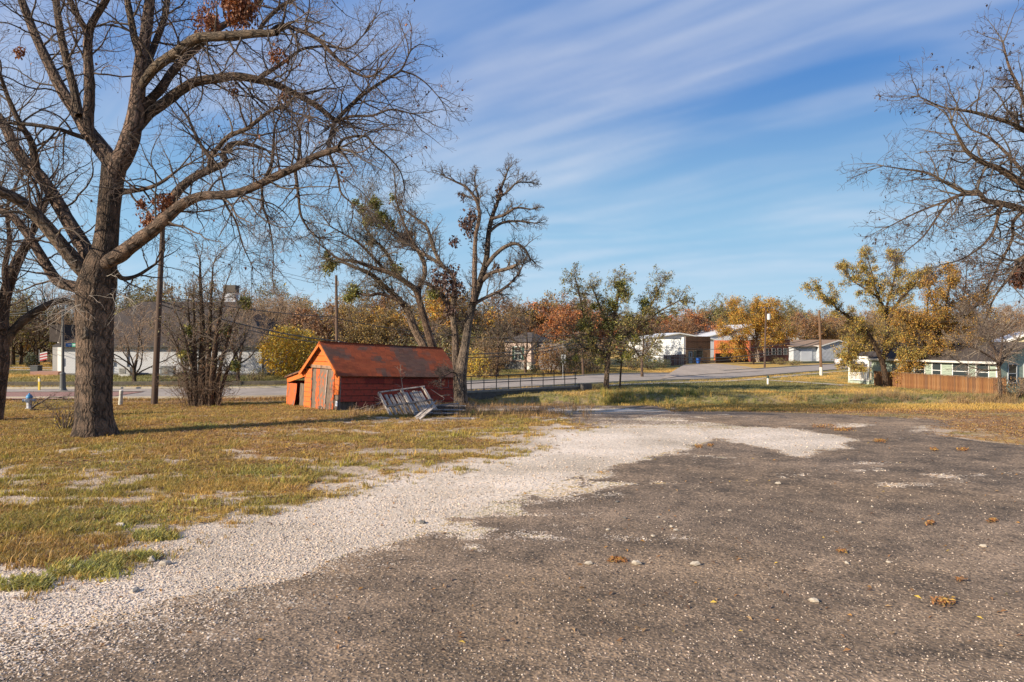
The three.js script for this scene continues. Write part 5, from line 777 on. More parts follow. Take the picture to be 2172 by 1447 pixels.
{ // white painted-brick house across the street
  const d = 63, x0 = -41.6, x1 = -22.9, w = x1 - x0, wh = 2.72, y = H(-30, d), t = thing('white_house', 'long white painted-brick house with a dark hipped roof across the street', 'house', [(x0 + x1) / 2, y, -d - 6], 0), wm = std([0.62, 0.63, 0.66], 0.85, { map: stretch(grainTile, 4, 4) }), dk = std([0.03, 0.03, 0.032], 0.6);
  box(t, 'wall', wm, w, wh + 0.4, 12, 0, wh / 2 - 0.2, 0); box(t, 'foundation', std([0.16, 0.15, 0.14], 0.95, { map: grainTile }), w + 0.06, 0.42, 12.06, 0, 0.0, 0);
  const roof = part(t, 'roof', hip(w, 12, 4.4, 10.5, 0.5), shingle, [0, wh + 0.04, 0]); box(t, 'fascia', dk, w + 1.0, 0.16, 13.0, 0, wh - 0.02, 0);
  const ch = new THREE.Group(); ch.name = 'chimney'; ch.position.set(3.2, wh + 3.3, -1.6); t.add(ch); box(ch, 'stack', wm, 1.15, 3.0, 0.9, 0, 0.8, 0); box(ch, 'cap', std([0.10, 0.085, 0.07], 0.9), 1.25, 0.75, 1.0, 0, 2.55, 0);
  part(t, 'vent_pipe', new THREE.CylinderGeometry(0.05, 0.05, 0.8, 8), trimWhite, [0.8, wh + 1.5, 4.2]);
  box(t, 'downpipe', dk, 0.1, wh, 0.08, -3.2, wh / 2, 6.05); box(t, 'downpipe', dk, 0.14, wh, 0.10, w / 2 - 0.1, wh / 2, 6.06);
  for (const x of [-5.6, -4.6]) { const m = new THREE.Group(); m.name = 'meter'; m.position.set(x, 1.15, 6.06); t.add(m); box(m, 'case', std([0.33, 0.34, 0.35], 0.5), 0.35, 0.45, 0.14, 0, 0, 0); part(m, 'conduit', new THREE.CylinderGeometry(0.025, 0.025, 0.95, 6), steel, [0, -0.65, 0]); }
  const acm = std([0.42, 0.41, 0.39], 0.6);
  for (const [x, dark, lab] of [[-2.9, 0, 'beige air-conditioning unit against the white house wall'], [0.95, 1, 'dark caged air-conditioning unit against the white house wall behind the utility pole']]) { const X = (x0 + x1) / 2 + x, a = thing('air_conditioner', lab, 'air conditioner', [X, H(X, d - 0.9), -(d - 0.9)]); box(a, 'case', dark ? std([0.12, 0.13, 0.14], 0.6) : acm, 1.0 + dark * 0.2, 0.75 + dark * 0.15, 0.5, 0, 0.45, 0); box(a, 'grille', std([0.18, 0.17, 0.15], 0.6), 0.55, 0.5, 0.02, -0.15, 0.46, 0.262); box(a, 'base', acm, 1.05, 0.08, 0.6, 0, 0.04, 0); for (let k = 0; k < 5; k++) box(a, 'slat', acm, 0.55, 0.018, 0.02, -0.15, 0.28 + k * 0.09, 0.282); }
  // porch end towards the side street
  const pr = new THREE.Group(); pr.name = 'porch'; pr.position.set(-w / 2 - 1.0, 0, 4.5); t.add(pr); box(pr, 'column', trimWhite, 0.55, 3.6, 0.55, 0.1, 1.8, 0); box(pr, 'gable', shingle, 1.4, 1.6, 3, 0.6, 3.9, 0); box(pr, 'step', std([0.30, 0.17, 0.13], 0.9), 2.6, 0.35, 1.6, -0.8, 0.18, 0.4); box(pr, 'side_wall', std([0.33, 0.32, 0.31], 0.9), 1.6, 2.4, 0.2, -0.9, 1.5, -1.4);
  const fx = -42.7, fd = 62.2, fl = thing('flag', 'small red and white striped flag hanging by the white house porch', 'flag', [fx, H(fx, fd) + 1.35, -fd], 0.2); box(fl, 'staff', steel, 0.04, 1.1, 0.04, -0.35, 0.5, 0); for (let k = 0; k < 6; k++) box(fl, 'stripe', std(k % 2 ? [0.7, 0.66, 0.64] : [0.5, 0.06, 0.07], 0.8), 0.62, 0.12, 0.02, 0.0, 0.15 + k * 0.12, 0, [0, 0, 0.25]);
}
function gable(parent, w, d, h, rise, over, wallMat, roofMat, trim) {   // gable end faces +z; origin at the front middle
  box(parent, 'wall', wallMat, w, h + 1.0, d, 0, h / 2 - 0.5, -d / 2);
  part(parent, 'gable_end', prism([[-w / 2, h], [w / 2, h], [0, h + rise]], d - 0.02), wallMat, [0, 0, -d + 0.015]);
  const L = Math.hypot(w / 2 + over, rise * (w / 2 + over) / (w / 2)), a = Math.atan2(rise, w / 2);
  for (const s of [-1, 1]) { const r = new THREE.Group(); r.name = 'roof_slope'; r.position.set(0, h + rise + 0.06, 0); r.rotation.z = -s * a; parent.add(r); box(r, 'cover', roofMat, L, 0.08, d + 2 * over, s * L / 2, 0, -d / 2); box(r, 'bargeboard', trim, L, 0.2, 0.05, s * L / 2, -0.10, over + 0.03); box(r, 'eave', trim, 0.06, 0.18, d + 2 * over, s * (L + 0.02), -0.06, -d / 2); }
}
{ // tan workshop with a corrugated flank
  const g = G(1455, 771.5), t = thing('workshop', 'tan flat-roofed workshop with a white corrugated side and a blue door', 'building', [g.x, g.y, -g.d], 28 * Math.PI / 180);
  const W = 5.7, D = 10.5, h = 4.75, tanB = std([0.34, 0.235, 0.155], 0.9, { map: stretch(grainTile, 0.8, 0.8) }), brown = std([0.215, 0.125, 0.075], 0.85, { map: stretch(woodTile, 0.4, 3) }), corr = std([0.62, 0.64, 0.66], 0.55);
  box(t, 'brick_wall', tanB, W, 2.7, 0.3, W / 2, 1.35 - 0.3, -0.15); box(t, 'upper_panel', brown, W, h - 2.45, 0.36, W / 2, 2.45 + (h - 2.45) / 2, -0.16); box(t, 'cornice', std([0.16, 0.09, 0.055], 0.85), W + 0.1, 0.12, 0.42, W / 2, h - 0.75, -0.15);
  box(t, 'corner_trim', trimWhite, 0.5, h - 0.1, 0.5, -0.22, h / 2 - 0.1, -0.3); box(t, 'flank_wall', corr, 0.1, h - 0.3, D, -0.0, h / 2 - 0.2, -D / 2 - 0.4); box(t, 'roof', std([0.4, 0.4, 0.4], 0.8), W, 0.12, D, W / 2, h - 0.55, -D / 2 - 0.4); box(t, 'rear_wall', corr, W, h - 0.3, 0.1, W / 2, h / 2 - 0.2, -D - 0.4); box(t, 'side_wall', tanB, 0.1, h - 0.3, D, W, h / 2 - 0.2, -D / 2 - 0.4);
  for (let k = 0; k < 34; k++) part(t, 'rib', boxGeo(0.05, h - 0.35, 0.09), corr, [-0.06, h / 2 - 0.2, -0.7 - k * 0.3]);
  box(t, 'gutter', std([0.05, 0.06, 0.08], 0.6), 0.14, 0.14, D, -0.08, h - 0.38, -D / 2 - 0.4);
  const dr = new THREE.Group(); dr.name = 'door'; dr.position.set(1.0, 1.05, 0.02); t.add(dr); box(dr, 'leaf', std([0.16, 0.22, 0.27], 0.6), 0.85, 2.1, 0.05, 0, 0, 0); box(dr, 'frame', std([0.05, 0.045, 0.045], 0.7), 1.05, 0.1, 0.08, 0, 1.1, 0); box(dr, 'frame', std([0.05, 0.045, 0.045], 0.7), 0.1, 2.1, 0.08, -0.48, 0, 0); box(dr, 'frame', std([0.05, 0.045, 0.045], 0.7), 0.1, 2.1, 0.08, 0.48, 0, 0); part(dr, 'handle', new THREE.SphereGeometry(0.05, 8, 6), steel, [0.32, -0.05, 0.05]); box(dr, 'glass', pane, 0.3, 0.7, 0.02, 0, 0.5, 0.03);
  windowAt(t, 1.5, 1.4, 3.1, 1.55, 0.02, std([0.10, 0.09, 0.08], 0.7)); box(t, 'shutter', std([0.05, 0.07, 0.06], 0.7), 0.4, 1.4, 0.06, 2.0, 1.55, 0.03);
  box(t, 'flower_box', std([0.2, 0.12, 0.08], 0.9), 1.3, 0.25, 0.3, 3.2, 0.72, 0.15);
  for (const x of [2.85, 3.1, 3.35]) box(t, 'house_numeral', std([0.06, 0.04, 0.03], 0.7), 0.16, 0.28, 0.03, x, 2.85, 0.04);
  const q = new THREE.Vector3(2.15, 0, 0.7).applyAxisAngle(new THREE.Vector3(0, 1, 0), 28 * Math.PI / 180).add(t.position), bn = thing('wheelie_bin', 'bright blue wheeled bin standing by the workshop window', 'bin', [q.x, H(q.x, -q.z) + 0.02, q.z], 0.3), bl = std([0.02, 0.10, 0.42], 0.5);
  part(bn, 'body', new THREE.CylinderGeometry(0.42, 0.33, 0.95, 4, 1).rotateY(Math.PI / 4), bl, [0, 0.5, 0]); box(bn, 'lid', bl, 0.66, 0.07, 0.70, 0, 1.01, 0.02, [-0.06, 0, 0]); for (const s of [-1, 1]) part(bn, 'wheel', new THREE.CylinderGeometry(0.1, 0.1, 0.06, 12).rotateZ(Math.PI / 2), blackIron, [s * 0.27, 0.1, -0.26]); part(bn, 'handle', new THREE.CylinderGeometry(0.02, 0.02, 0.5, 6).rotateZ(Math.PI / 2), bl, [0, 0.98, -0.38]);
  // board fences either side
  const fence = (label, p0, p1, hh, w, mats, name = 'board_fence', cap) => { const a = new THREE.Vector2(...p0), b = new THREE.Vector2(...p1), L = a.distanceTo(b), f = thing(name, label, 'fence', [a.x, 0, -a.y], Math.atan2(b.y - a.y, b.x - a.x)), r = rng(Math.round(L * 97)); const n = Math.floor(L / w), gy = s => H(mix(a.x, b.x, s / L), mix(a.y, b.y, s / L)); for (let k = 0; k < n; k++) { const s = (k + 0.5) * L / n; box(f, 'board', mats[(r() * mats.length) | 0], L / n - 0.012, hh + 0.06 * 0, 0.025, s, gy(s) + hh / 2 - 0.03 + 0.02 * r(), 0.006 * (k % 2)); } const mean = Math.ceil(L / 2.4); for (let k = 0; k < mean; k++) { const s0 = k * L / mean, s1 = (k + 1) * L / mean, sm = (s0 + s1) / 2, sl = Math.atan2(gy(s1) - gy(s0), s1 - s0); for (const e of [0.25, hh - 0.3]) box(f, 'rail', mats[0], s1 - s0, 0.09, 0.04, sm, gy(sm) + e, -0.045, [0, 0, sl]); if (cap) box(f, 'cap_rail', cap, s1 - s0 - 0.01, 0.05, 0.14, sm, gy(sm) + hh + 0.02, 0, [0, 0, sl]); box(f, 'post', mats[0], 0.09, hh, 0.09, s0 + 0.05, gy(s0) + hh / 2, -0.10); } return f; };
  globalThis.fence_ = fence;
  const dkw = [0, 1, 2].map(k => std([[0.10, 0.055, 0.03], [0.13, 0.075, 0.042], [0.085, 0.048, 0.028]][k], 0.9, { map: woodTile }));
  const f0 = G(1518, 771), f1 = G(1622, 767); fence('dark stained board fence joining the workshop to the brick house', [f0.x + 0.4, f0.d + 1.2], [f1.x + 1, f1.d + 2.4], 1.75, 0.16, dkw);
  const rd = [std([0.15, 0.075, 0.055], 0.9, { map: woodTile }), std([0.36, 0.32, 0.30], 0.9, { map: woodTile }), std([0.19, 0.10, 0.075], 0.9, { map: woodTile })], p0 = G(1410, 777), p1 = G(1456, 773); fence('weathered brown and grey picket fence beside the corrugated wall', [p0.x, p0.d], [p1.x - 0.2, p1.d - 0.3], 1.75, 0.2, rd, 'picket_fence');
}
{ // brick house behind the yellow tree
  const d = 127, px = 1592, x = (px - CX) / F * d, t = thing('brick_house', 'flat-roofed red brick house behind the yellow tree', 'house', [x, H(x, d), -d], 28 * Math.PI / 180), bm = std([0.175, 0.055, 0.04], 0.9, { map: stretch(grainTile, 0.7, 0.7) });
  const W = 10.6, D = 9, h = 4.05; box(t, 'wall', bm, W, h + 1, 0.3, W / 2, h / 2 - 0.5, -0.15); box(t, 'flank_wall', std([0.50, 0.125, 0.045], 0.9, { map: stretch(grainTile, 0.7, 0.7) }), 0.3, h + 1, D, 0.15, h / 2 - 0.5, -D / 2 - 0.31); box(t, 'side_wall', bm, 0.3, h + 1, D, W - 0.15, h / 2 - 0.5, -D / 2 - 0.31); box(t, 'roof', std([0.2, 0.15, 0.11], 0.9), W - 0.7, 0.15, D, W / 2, h - 0.15, -D / 2 - 0.31); box(t, 'coping', std([0.12, 0.045, 0.035], 0.9), W + 0.06, 0.1, 0.38, W / 2, h + 0.05, -0.15);  // sunlight painted into the flank brick; front and side carry a shaded copy
  for (const x2 of [4.1, 6.1, 7.7, 9.3]) windowAt(t, x2 < 5 ? 1.2 : 0.85, 1.15, x2, 1.9, 0.03, std([0.30, 0.28, 0.27], 0.7));
}
{ // white garage with its gable to the street
  const d = 132, x = (1778 - CX) / F * d, t = thing('white_garage', 'white garage with a low brown gable roof near the lamp pole', 'garage', [x, H(x, d), -d], 16 * Math.PI / 180), wm = std([0.60, 0.63, 0.68], 0.8, { map: grainTile }); gable(t, 8.2, 13, 3.0, 1.05, 0.3, wm, std([0.30, 0.20, 0.135], 0.9, { map: grainTile }), trimWhite);
  box(t, 'side_wing', wm, 5.2, 3.0, 9, -6.7, 1.3, -5.6); box(t, 'wing_roof', std([0.32, 0.22, 0.15], 0.9, { map: grainTile }), 5.8, 0.12, 10.4, -6.9, 3.35, -5.7, [0.10, 0, 0]); box(t, 'wing_door', std([0.64, 0.66, 0.7], 0.7), 2.6, 2.3, 0.05, -6.4, 1.1, -1.07);
}
{ const d = 168, x = (1600 - CX) / F * d, t = thing('metal_barn', 'large white metal barn with a shallow gable behind the brick house', 'barn', [x, H(x, d) + 0.2, -d], 12 * Math.PI / 180); gable(t, 25, 22, 4.6, 3.0, 0.4, std([0.58, 0.60, 0.64], 0.6), std([0.58, 0.60, 0.64], 0.6), trimWhite); }
{ const d = 150, x = (1440 - CX) / F * d, t = thing('metal_shed', 'long low white metal shed behind the tan workshop', 'shed', [x, H(x, d), -d], 0.25); gable(t, 17, 9, 4.3, 1.3, 0.4, std([0.6, 0.61, 0.63], 0.6), std([0.66, 0.68, 0.70], 0.5), trimWhite); }
{ // pale green house with a corner porch and a board fence
  const S = [33.6, 63.8], E = [37.6, 52.8], L = Math.hypot(E[0] - S[0], E[1] - S[1]), th = -Math.atan2(-(E[1] - S[1]), E[0] - S[0]);
  const y = H(S[0], S[1]), t = thing('green_house', 'pale green weatherboard house with a dark roof and a white corner porch', 'house', [S[0], y, -S[1]], th);
  const gm = [0, 1, 2].map(k => std([[0.42, 0.50, 0.40], [0.45, 0.53, 0.43], [0.39, 0.47, 0.38]][k], 0.8, { map: stretch(grainTile, 1, 3) })), wh = 2.55;
  box(t, 'core_wall', gm[0], L - 0.04, wh + 0.9, 6.9, L / 2, wh / 2 - 0.45, -3.5);
  for (let k = 0; k < 13; k++) box(t, 'siding_board', gm[k % 3], L, 0.19, 0.02, L / 2, wh - 0.1 - k * 0.2, -0.03, [-0.06, 0, 0]);
  const rise = 1.35, a = Math.atan2(rise, 3.5), rl = Math.hypot(3.5, rise) + 0.45;
  for (const s of [1, -1]) { const r = new THREE.Group(); r.name = 'roof_slope'; r.position.set(0, wh + rise + 0.08, -3.5); r.rotation.x = s * a; t.add(r); box(r, 'cover', shingle, L + 0.7, 0.07, rl, L / 2, 0, s * rl / 2); box(r, 'fascia', trimWhite, L + 0.7, 0.17, 0.04, L / 2, -0.07, s * (rl + 0.02)); }
  for (const x of [0.02, L - 0.06]) part(t, 'gable_end', prism([[-7, wh], [0, wh], [-3.5, wh + rise]], 0.06).rotateY(-Math.PI / 2), gm[2], [x + 0.05, 0, 0]);
  for (const [x, w, h] of [[5.0, 0.95, 1.35], [6.6, 0.75, 1.2], [8.7, 1.3, 1.35], [10.5, 0.95, 1.35]]) windowAt(t, w, h, x, 1.62, 0.0);
  box(t, 'corner_board', trimWhite, 0.14, wh, 0.05, L - 0.06, wh / 2, 0.02); windowAt(t, 0.9, 1.4, L + 0.0, 1.55, -1.6, std([0.4, 0.42, 0.44], 0.7), Math.PI / 2); windowAt(t, 0.9, 1.4, L + 0.0, 1.55, -3.4, std([0.4, 0.42, 0.44], 0.7), Math.PI / 2);
  const p = new THREE.Group(); p.name = 'porch'; t.add(p); const px0 = -2.45, pz = 0.30, pd = 3.2;
  box(p, 'floor', gm[1], 2.45, 0.5, pd, px0 / 2, 0.05, pz - pd / 2); box(p, 'roof', trimWhite, 2.8, 0.16, pd + 0.4, px0 / 2 - 0.05, wh + 0.03, pz - pd / 2); part(p, 'roof_cover', hip(2.9, pd + 0.5, 0.45, 0.8, 0), shingle, [px0 / 2 - 0.05, wh + 0.115, pz - pd / 2]);
  for (const [x, z] of [[px0 + 0.1, pz - 0.1], [-0.12, pz - 0.1], [px0 + 0.1, pz - pd + 0.1], [-0.12, pz - pd + 0.1]]) box(p, 'post', trimWhite, 0.14, wh - 0.3, 0.14, x, (wh - 0.3) / 2 + 0.28, z);
  for (const h of [1.05, 0.40]) { box(p, 'rail', trimWhite, 2.1, 0.07, 0.08, px0 / 2, h, pz - 0.1); box(p, 'rail', trimWhite, 0.08, 0.07, pd - 0.4, px0 + 0.1, h, pz - pd / 2); }
  for (let k = 0; k < 13; k++) box(p, 'baluster', trimWhite, 0.07, 0.60, 0.04, px0 + 0.28 + k * 0.155, 0.725, pz - 0.1); for (let k = 0; k < 14; k++) box(p, 'baluster', trimWhite, 0.04, 0.60, 0.07, px0 + 0.1, 0.725, pz - 0.35 - k * 0.19);
  const cedar = [0, 1, 2, 3].map(k => std([[0.34, 0.155, 0.055], [0.28, 0.12, 0.045], [0.38, 0.19, 0.08], [0.24, 0.115, 0.055]][k], 0.9, { map: stretch(woodTile, 1, 0.7) }));
  fence_('warm brown cedar board fence in front of the pale green house', [33.2, 62.6], [36.5, 50.4], 1.32, 0.145, cedar, 'cedar_fence', std([0.30, 0.20, 0.13], 0.9, { map: woodTile }));
  fence_('pale weathered wire and board fence beside the pale green house', [38.5, 51.6], [46, 52.5], 1.35, 0.16, [std([0.26, 0.205, 0.15], 0.9, { map: woodTile }), std([0.31, 0.245, 0.18], 0.9, { map: woodTile })], 'side_fence');
}
{ const d = 70, x = (2190 - CX) / F * d, t = thing('yellow_house', 'cream house with a white metal roof beyond the pale green house', 'house', [x, H(x, d), -d], -0.5); gable(t, 9, 10, 3.1, 1.9, 0.4, std([0.62, 0.55, 0.36], 0.8, { map: grainTile }), std([0.7, 0.72, 0.75], 0.5), trimWhite); box(t, 'deck', std([0.38, 0.16, 0.06], 0.9), 4, 1.6, 0.1, -3.4, 0.8, 1.4); }
{ // little pink cottage beyond the street
  const d = 84, x = (1098 - CX) / F * d, t = thing('pink_cottage', 'small pale pink cottage with green window shutters among the trees', 'house', [x, H(x, d), -d], -0.62), pm = std([0.62, 0.47, 0.40], 0.85, { map: grainTile });
  box(t, 'wall', pm, 4.0, 3.0, 5, 0, 1.5 + 0.4, -2.5); box(t, 'skirting', std([0.44, 0.42, 0.38], 0.9, { map: stretch(woodTile, 0.8, 0.2) }), 4.04, 1.1, 5.04, 0, 0.4, -2.5); box(t, 'band', std([0.10, 0.07, 0.06], 0.9), 4.06, 0.08, 0.05, 0, 0.98, 0.03); box(t, 'side_wing', std([0.13, 0.12, 0.12], 0.9), 4.4, 3.2, 4, 4.2, 1.6, -3); part(t, 'roof', hip(4.0, 5, 1.2, 1.0, 0.3), std([0.10, 0.085, 0.08], 0.9, { map: grainTile }), [0, 3.41, -2.5]);
  windowAt(t, 0.9, 1.5, 0.1, 2.05, 0.03, std([0.5, 0.58, 0.54], 0.7)); for (const s of [-1, 1]) box(t, 'shutter', std([0.02, 0.085, 0.065], 0.7), 0.32, 1.6, 0.06, 0.1 + s * 0.72, 2.05, 0.04); box(t, 'mullion', trimWhite, 0.05, 1.5, 0.05, 0.1, 2.05, 0.06);
  box(t, 'step', std([0.62, 0.60, 0.56], 0.9), 0.9, 0.4, 1.2, 2.5, 0.3, 0.5);
}
{ // parked white car
  const g = G(1806, 776), t = thing('parked_car', 'white car parked on the street beyond the porch of the pale green house', 'car', [g.x, g.y + 0.05, -g.d], -0.25), bodyM = new THREE.MeshPhysicalMaterial({ color: new THREE.Color().setRGB(0.72, 0.73, 0.75), roughness: 0.3, clearcoat: 0.8 });
  const prof = [[-2.25, 0.35], [2.2, 0.35], [2.28, 0.6], [2.2, 0.85], [1.3, 0.98], [0.62, 1.42], [-1.1, 1.46], [-1.85, 1.02], [-2.2, 0.95], [-2.3, 0.6]], g2 = new THREE.ExtrudeGeometry(new THREE.Shape(prof.map(p => new THREE.Vector2(...p))), { depth: 1.56, bevelEnabled: true, bevelSize: 0.08, bevelThickness: 0.1, bevelSegments: 3 }); g2.translate(0, 0, -0.78); part(t, 'body', g2, bodyM);
  for (const s of [-1, 1]) { part(t, 'side_window', prism([[-1.65, 1.0], [1.05, 1.0], [0.5, 1.36], [-1.02, 1.39]], 0.02), pane, [0, 0, s * 0.885 - 0.01]); box(t, 'pillar', bodyM, 0.08, 0.4, 0.03, -0.25, 1.2, s * 0.89); for (const x of [-1.4, 1.42]) { const w = new THREE.Group(); w.name = 'wheel'; w.position.set(x, 0.33, s * 0.80); t.add(w); part(w, 'tyre', new THREE.CylinderGeometry(0.33, 0.33, 0.22, 20).rotateX(Math.PI / 2), blackIron); part(w, 'rim', new THREE.CylinderGeometry(0.2, 0.2, 0.24, 10).rotateX(Math.PI / 2), steel); } part(t, 'headlight', boxGeo(0.12, 0.14, 0.34), clear([0.8, 0.8, 0.8]), [2.24, 0.72, s * 0.58]); part(t, 'tail_light', boxGeo(0.08, 0.2, 0.3), std([0.35, 0.02, 0.02], 0.3), [-2.3, 0.82, s * 0.6]); }
  part(t, 'windscreen', boxGeo(0.72, 0.02, 1.4), pane, [1.0, 1.24, 0], [0, 0, -0.58]); part(t, 'rear_window', boxGeo(0.7, 0.02, 1.4), pane, [-1.56, 1.28, 0], [0, 0, 0.54]);
}
{ const g = G(34, 786), t = thing('litter_bin', 'dark square bin on the far lawn beside the path', 'bin', [(34 - CX) / F * 66, H(-48, 66), -66]); t.position.x = -46; t.position.z = -66; t.position.y = H(-46, 66); box(t, 'body', std([0.05, 0.055, 0.06], 0.7), 0.7, 0.75, 0.7, 0, 0.38, 0); box(t, 'lid', std([0.08, 0.08, 0.085], 0.6), 0.76, 0.08, 0.76, 0, 0.79, 0); }

// ---------------------------------------------------------------- trees and shrubs beyond the street
const protoDefs = {
  bare: { bark: [0.17, 0.13, 0.10], twig: [0.21, 0.15, 0.115] }, bareTan: { bark: [0.20, 0.15, 0.105], twig: [0.29, 0.195, 0.125] },
  yellow: { leaf: [0.95, 5, 0.26, [[0.62, 0.37, 0.03], [0.48, 0.33, 0.04], [0.68, 0.30, 0.03]]] }, olive: { leaf: [0.85, 4, 0.24, [[0.24, 0.21, 0.045], [0.33, 0.25, 0.055], [0.17, 0.17, 0.04]]] },
  orange: { leaf: [0.95, 5, 0.26, [[0.56, 0.19, 0.035], [0.46, 0.21, 0.045], [0.38, 0.13, 0.035]]] }, rust: { leaf: [0.9, 5, 0.24, [[0.38, 0.18, 0.065], [0.30, 0.14, 0.06], [0.44, 0.24, 0.08]]] }, gold: { leaf: [0.85, 5, 0.22, [[0.48, 0.29, 0.055], [0.38, 0.24, 0.055], [0.26, 0.20, 0.055]]] },
};
const protos = {};
function makeTree(kind, seed, fine = false) {                 // a 10 m tree at the origin
  const def = protoDefs[kind], r = rng(seed), g = new THREE.Group(), th = new Wood(), tw = new Wood(), tips = [], o = { seg: 0.55, wander: 0.26, trop: [0.06, 0.05, 0.03, 0], kids: [6, 6, 5], ang: 0.72, lr: 0.56, rr: 0.5, rmin: fine ? 0.010 : 0.013, levels: 3, bark: def.bark ?? [0.14, 0.10, 0.075], twig: def.twig ?? [0.16, 0.115, 0.085], barkTint: [0.8, 0.72, 0.62] };
  const [pts, rs] = smooth([[0, -0.3, 0], [0.05, 0.6, 0], [0.15 * (r() - 0.5), 1.6, 0.2 * (r() - 0.5)], [0.5 * (r() - 0.5), 2.8, 0.5 * (r() - 0.5)]].map(p => new THREE.Vector3(...p)), [0.30, 0.22, 0.19, 0.16], 10); th.tube(pts, rs, 9, [0.8, 0.72, 0.62], 0.2);
  const n = 6 + (r() * 3 | 0); for (let k = 0; k < n; k++) { const a = k / n * 6.283 + r(), el = k === 0 ? 1.4 : 0.45 + 0.75 * r(); grow(tw, pts[4 + (r() * 7 | 0)], new THREE.Vector3(Math.cos(a) * Math.cos(el), Math.sin(el), Math.sin(a) * Math.cos(el)), 5.2 + 1.9 * r(), 0.10, 0, o, r, tips, th); }
  part(g, 'trunk', th.geo(), barkMat); part(g, 'crown', tw.geo(), twigMat);
  if (def.leaf) { const w = new Wood(), [share, m, size, cols] = def.leaf; tips.forEach(([p]) => { if (r() < share) for (let k = 0; k < m; k++) w.leaf(p.clone().addScaledVector(randDir(r), 0.45 * r()), size * (0.5 + 0.8 * r()), jit(cols[(r() * cols.length) | 0], r, 0.5), r, 0.2); }); part(g, 'leaves', w.geo(), crownMat); }
  return g;
}
function plant(kind, v, x, d, h, label, group, wide = 1, turn = 0, name) {
  const key = kind + v; protos[key] ??= makeTree(kind, 7000 + v * 31 + kind.length * 977 + kind.charCodeAt(0));
  const t = protos[key].clone(); t.name = numbered(name ?? 'tree'); t.position.set(x, H(x, d), -d); t.scale.set(h / 9.2 * wide, h / 9.2, h / 9.2 * wide); t.rotation.y = turn; scene.add(t); tag(t, label, 'tree', group); return t;
}
{
  const r = rng(6060);
  const belt = (px0, px1, n, d0, d1, top0, top1, kinds, label, group, name) => { for (let k = 0; k < n; k++) { const px = mix(px0, px1, (k + 0.8 * r()) / n), d = mix(d0, d1, r()), x = (px - CX) / F * d, top = mix(top0, top1, r()), h = EYE - (top - CY) / F * d - H(x, d), kd = kinds[(r() * kinds.length) | 0]; plant(kd, (r() * 3) | 0, x, d, h, label[kd] ?? label.any, group + ' (' + kd + ')', 0.9 + 0.35 * r(), r() * 6.3, name); } };
  const A = { bare: 'bare grey-brown tree in the wood behind the white house', bareTan: 'bare tan tree in the wood behind the white house', gold: 'thin golden-leaved tree in the wood behind the white house', olive: 'olive-leaved tree in the wood behind the white house' };
  belt(-140, 620, 30, 82, 108, 596, 650, ['bare', 'bareTan', 'bare', 'gold', 'olive'], A, 'wood behind the white house', 'woodland_tree');
  const B = { bare: 'bare grey-brown tree in the wood behind the red shed', bareTan: 'bare tan tree in the wood behind the red shed', gold: 'thin golden-leaved tree in the wood behind the red shed', olive: 'olive-leaved tree in the wood behind the red shed', yellow: 'bright yellow tree in the wood behind the red shed', rust: 'rusty-leaved tree in the wood behind the red shed', orange: 'orange-leaved tree in the wood behind the red shed' };
  belt(540, 1010, 32, 78, 112, 612, 685, ['bareTan', 'rust', 'gold', 'olive', 'bare', 'gold', 'olive', 'yellow'], B, 'wood behind the shed', 'woodland_tree');
  const C = { bare: 'bare brown tree in the wood around the pink cottage', bareTan: 'bare tan tree in the wood around the pink cottage', gold: 'thin golden tree in the wood around the pink cottage', olive: 'olive-leaved tree in the wood around the pink cottage', rust: 'rusty-leaved tree in the wood around the pink cottage', orange: 'orange tree in the wood around the pink cottage' };
  belt(1000, 1290, 26, 92, 128, 618, 678, ['rust', 'orange', 'bareTan', 'olive', 'olive', 'gold', 'bare'], C, 'wood round the cottage', 'woodland_tree');
  const Dd = { bare: 'bare brown tree on the skyline behind the metal barn', bareTan: 'bare tan tree on the skyline behind the metal barn', gold: 'golden tree on the skyline behind the metal barn', olive: 'olive tree on the skyline behind the metal barn', rust: 'rusty tree on the skyline behind the metal barn', orange: 'orange tree on the skyline behind the metal barn' };
  belt(1280, 1500, 16, 165, 205, 658, 682, ['rust', 'gold', 'rust', 'olive', 'orange'], Dd, 'skyline trees', 'skyline_tree');
  belt(1490, 1700, 14, 195, 215, 640, 658, ['orange', 'olive', 'rust', 'olive', 'gold', 'olive'], Dd, 'skyline trees', 'skyline_tree');
  belt(1690, 1960, 26, 165, 210, 654, 684, ['bareTan', 'rust', 'gold', 'bareTan', 'rust'], Dd, 'skyline trees', 'skyline_tree');
  const Ee = { bareTan: 'bare tan tree behind the roof of the pale green house', rust: 'rusty-leaved tree behind the roof of the pale green house', gold: 'golden tree behind the roof of the pale green house', bare: 'bare brown tree behind the roof of the pale green house' };
  belt(1900, 2300, 18, 95, 150, 640, 682, ['bareTan', 'rust', 'gold', 'bare'], Ee, 'trees behind the green house', 'woodland_tree');
  const Lw = { yellow: 'yellow-leaved tree on the far lawn beside the white house', olive: 'olive tree on the far lawn beside the white house', gold: 'golden thin tree on the far lawn beside the white house' };
  belt(-120, 130, 13, 92, 125, 655, 690, ['yellow', 'gold', 'yellow', 'olive'], Lw, 'trees on the far lawn', 'lawn_tree');
  for (const [px, d, h, lab] of [[285, 57, 6.2, 'twiggy bare tree before the white house beside the old trunk'], [505, 58, 6.6, 'twiggy bare tree before the white house beside the brushy tree'], [560, 70, 7.4, 'twiggy bare tree at the corner of the white house'], [395, 59, 5.4, 'small twiggy tree before the white house chimney']]) plant('bareTan', px % 3, (px - CX) / F * d, d, h, lab, undefined, 1.05, px, 'twiggy_tree');
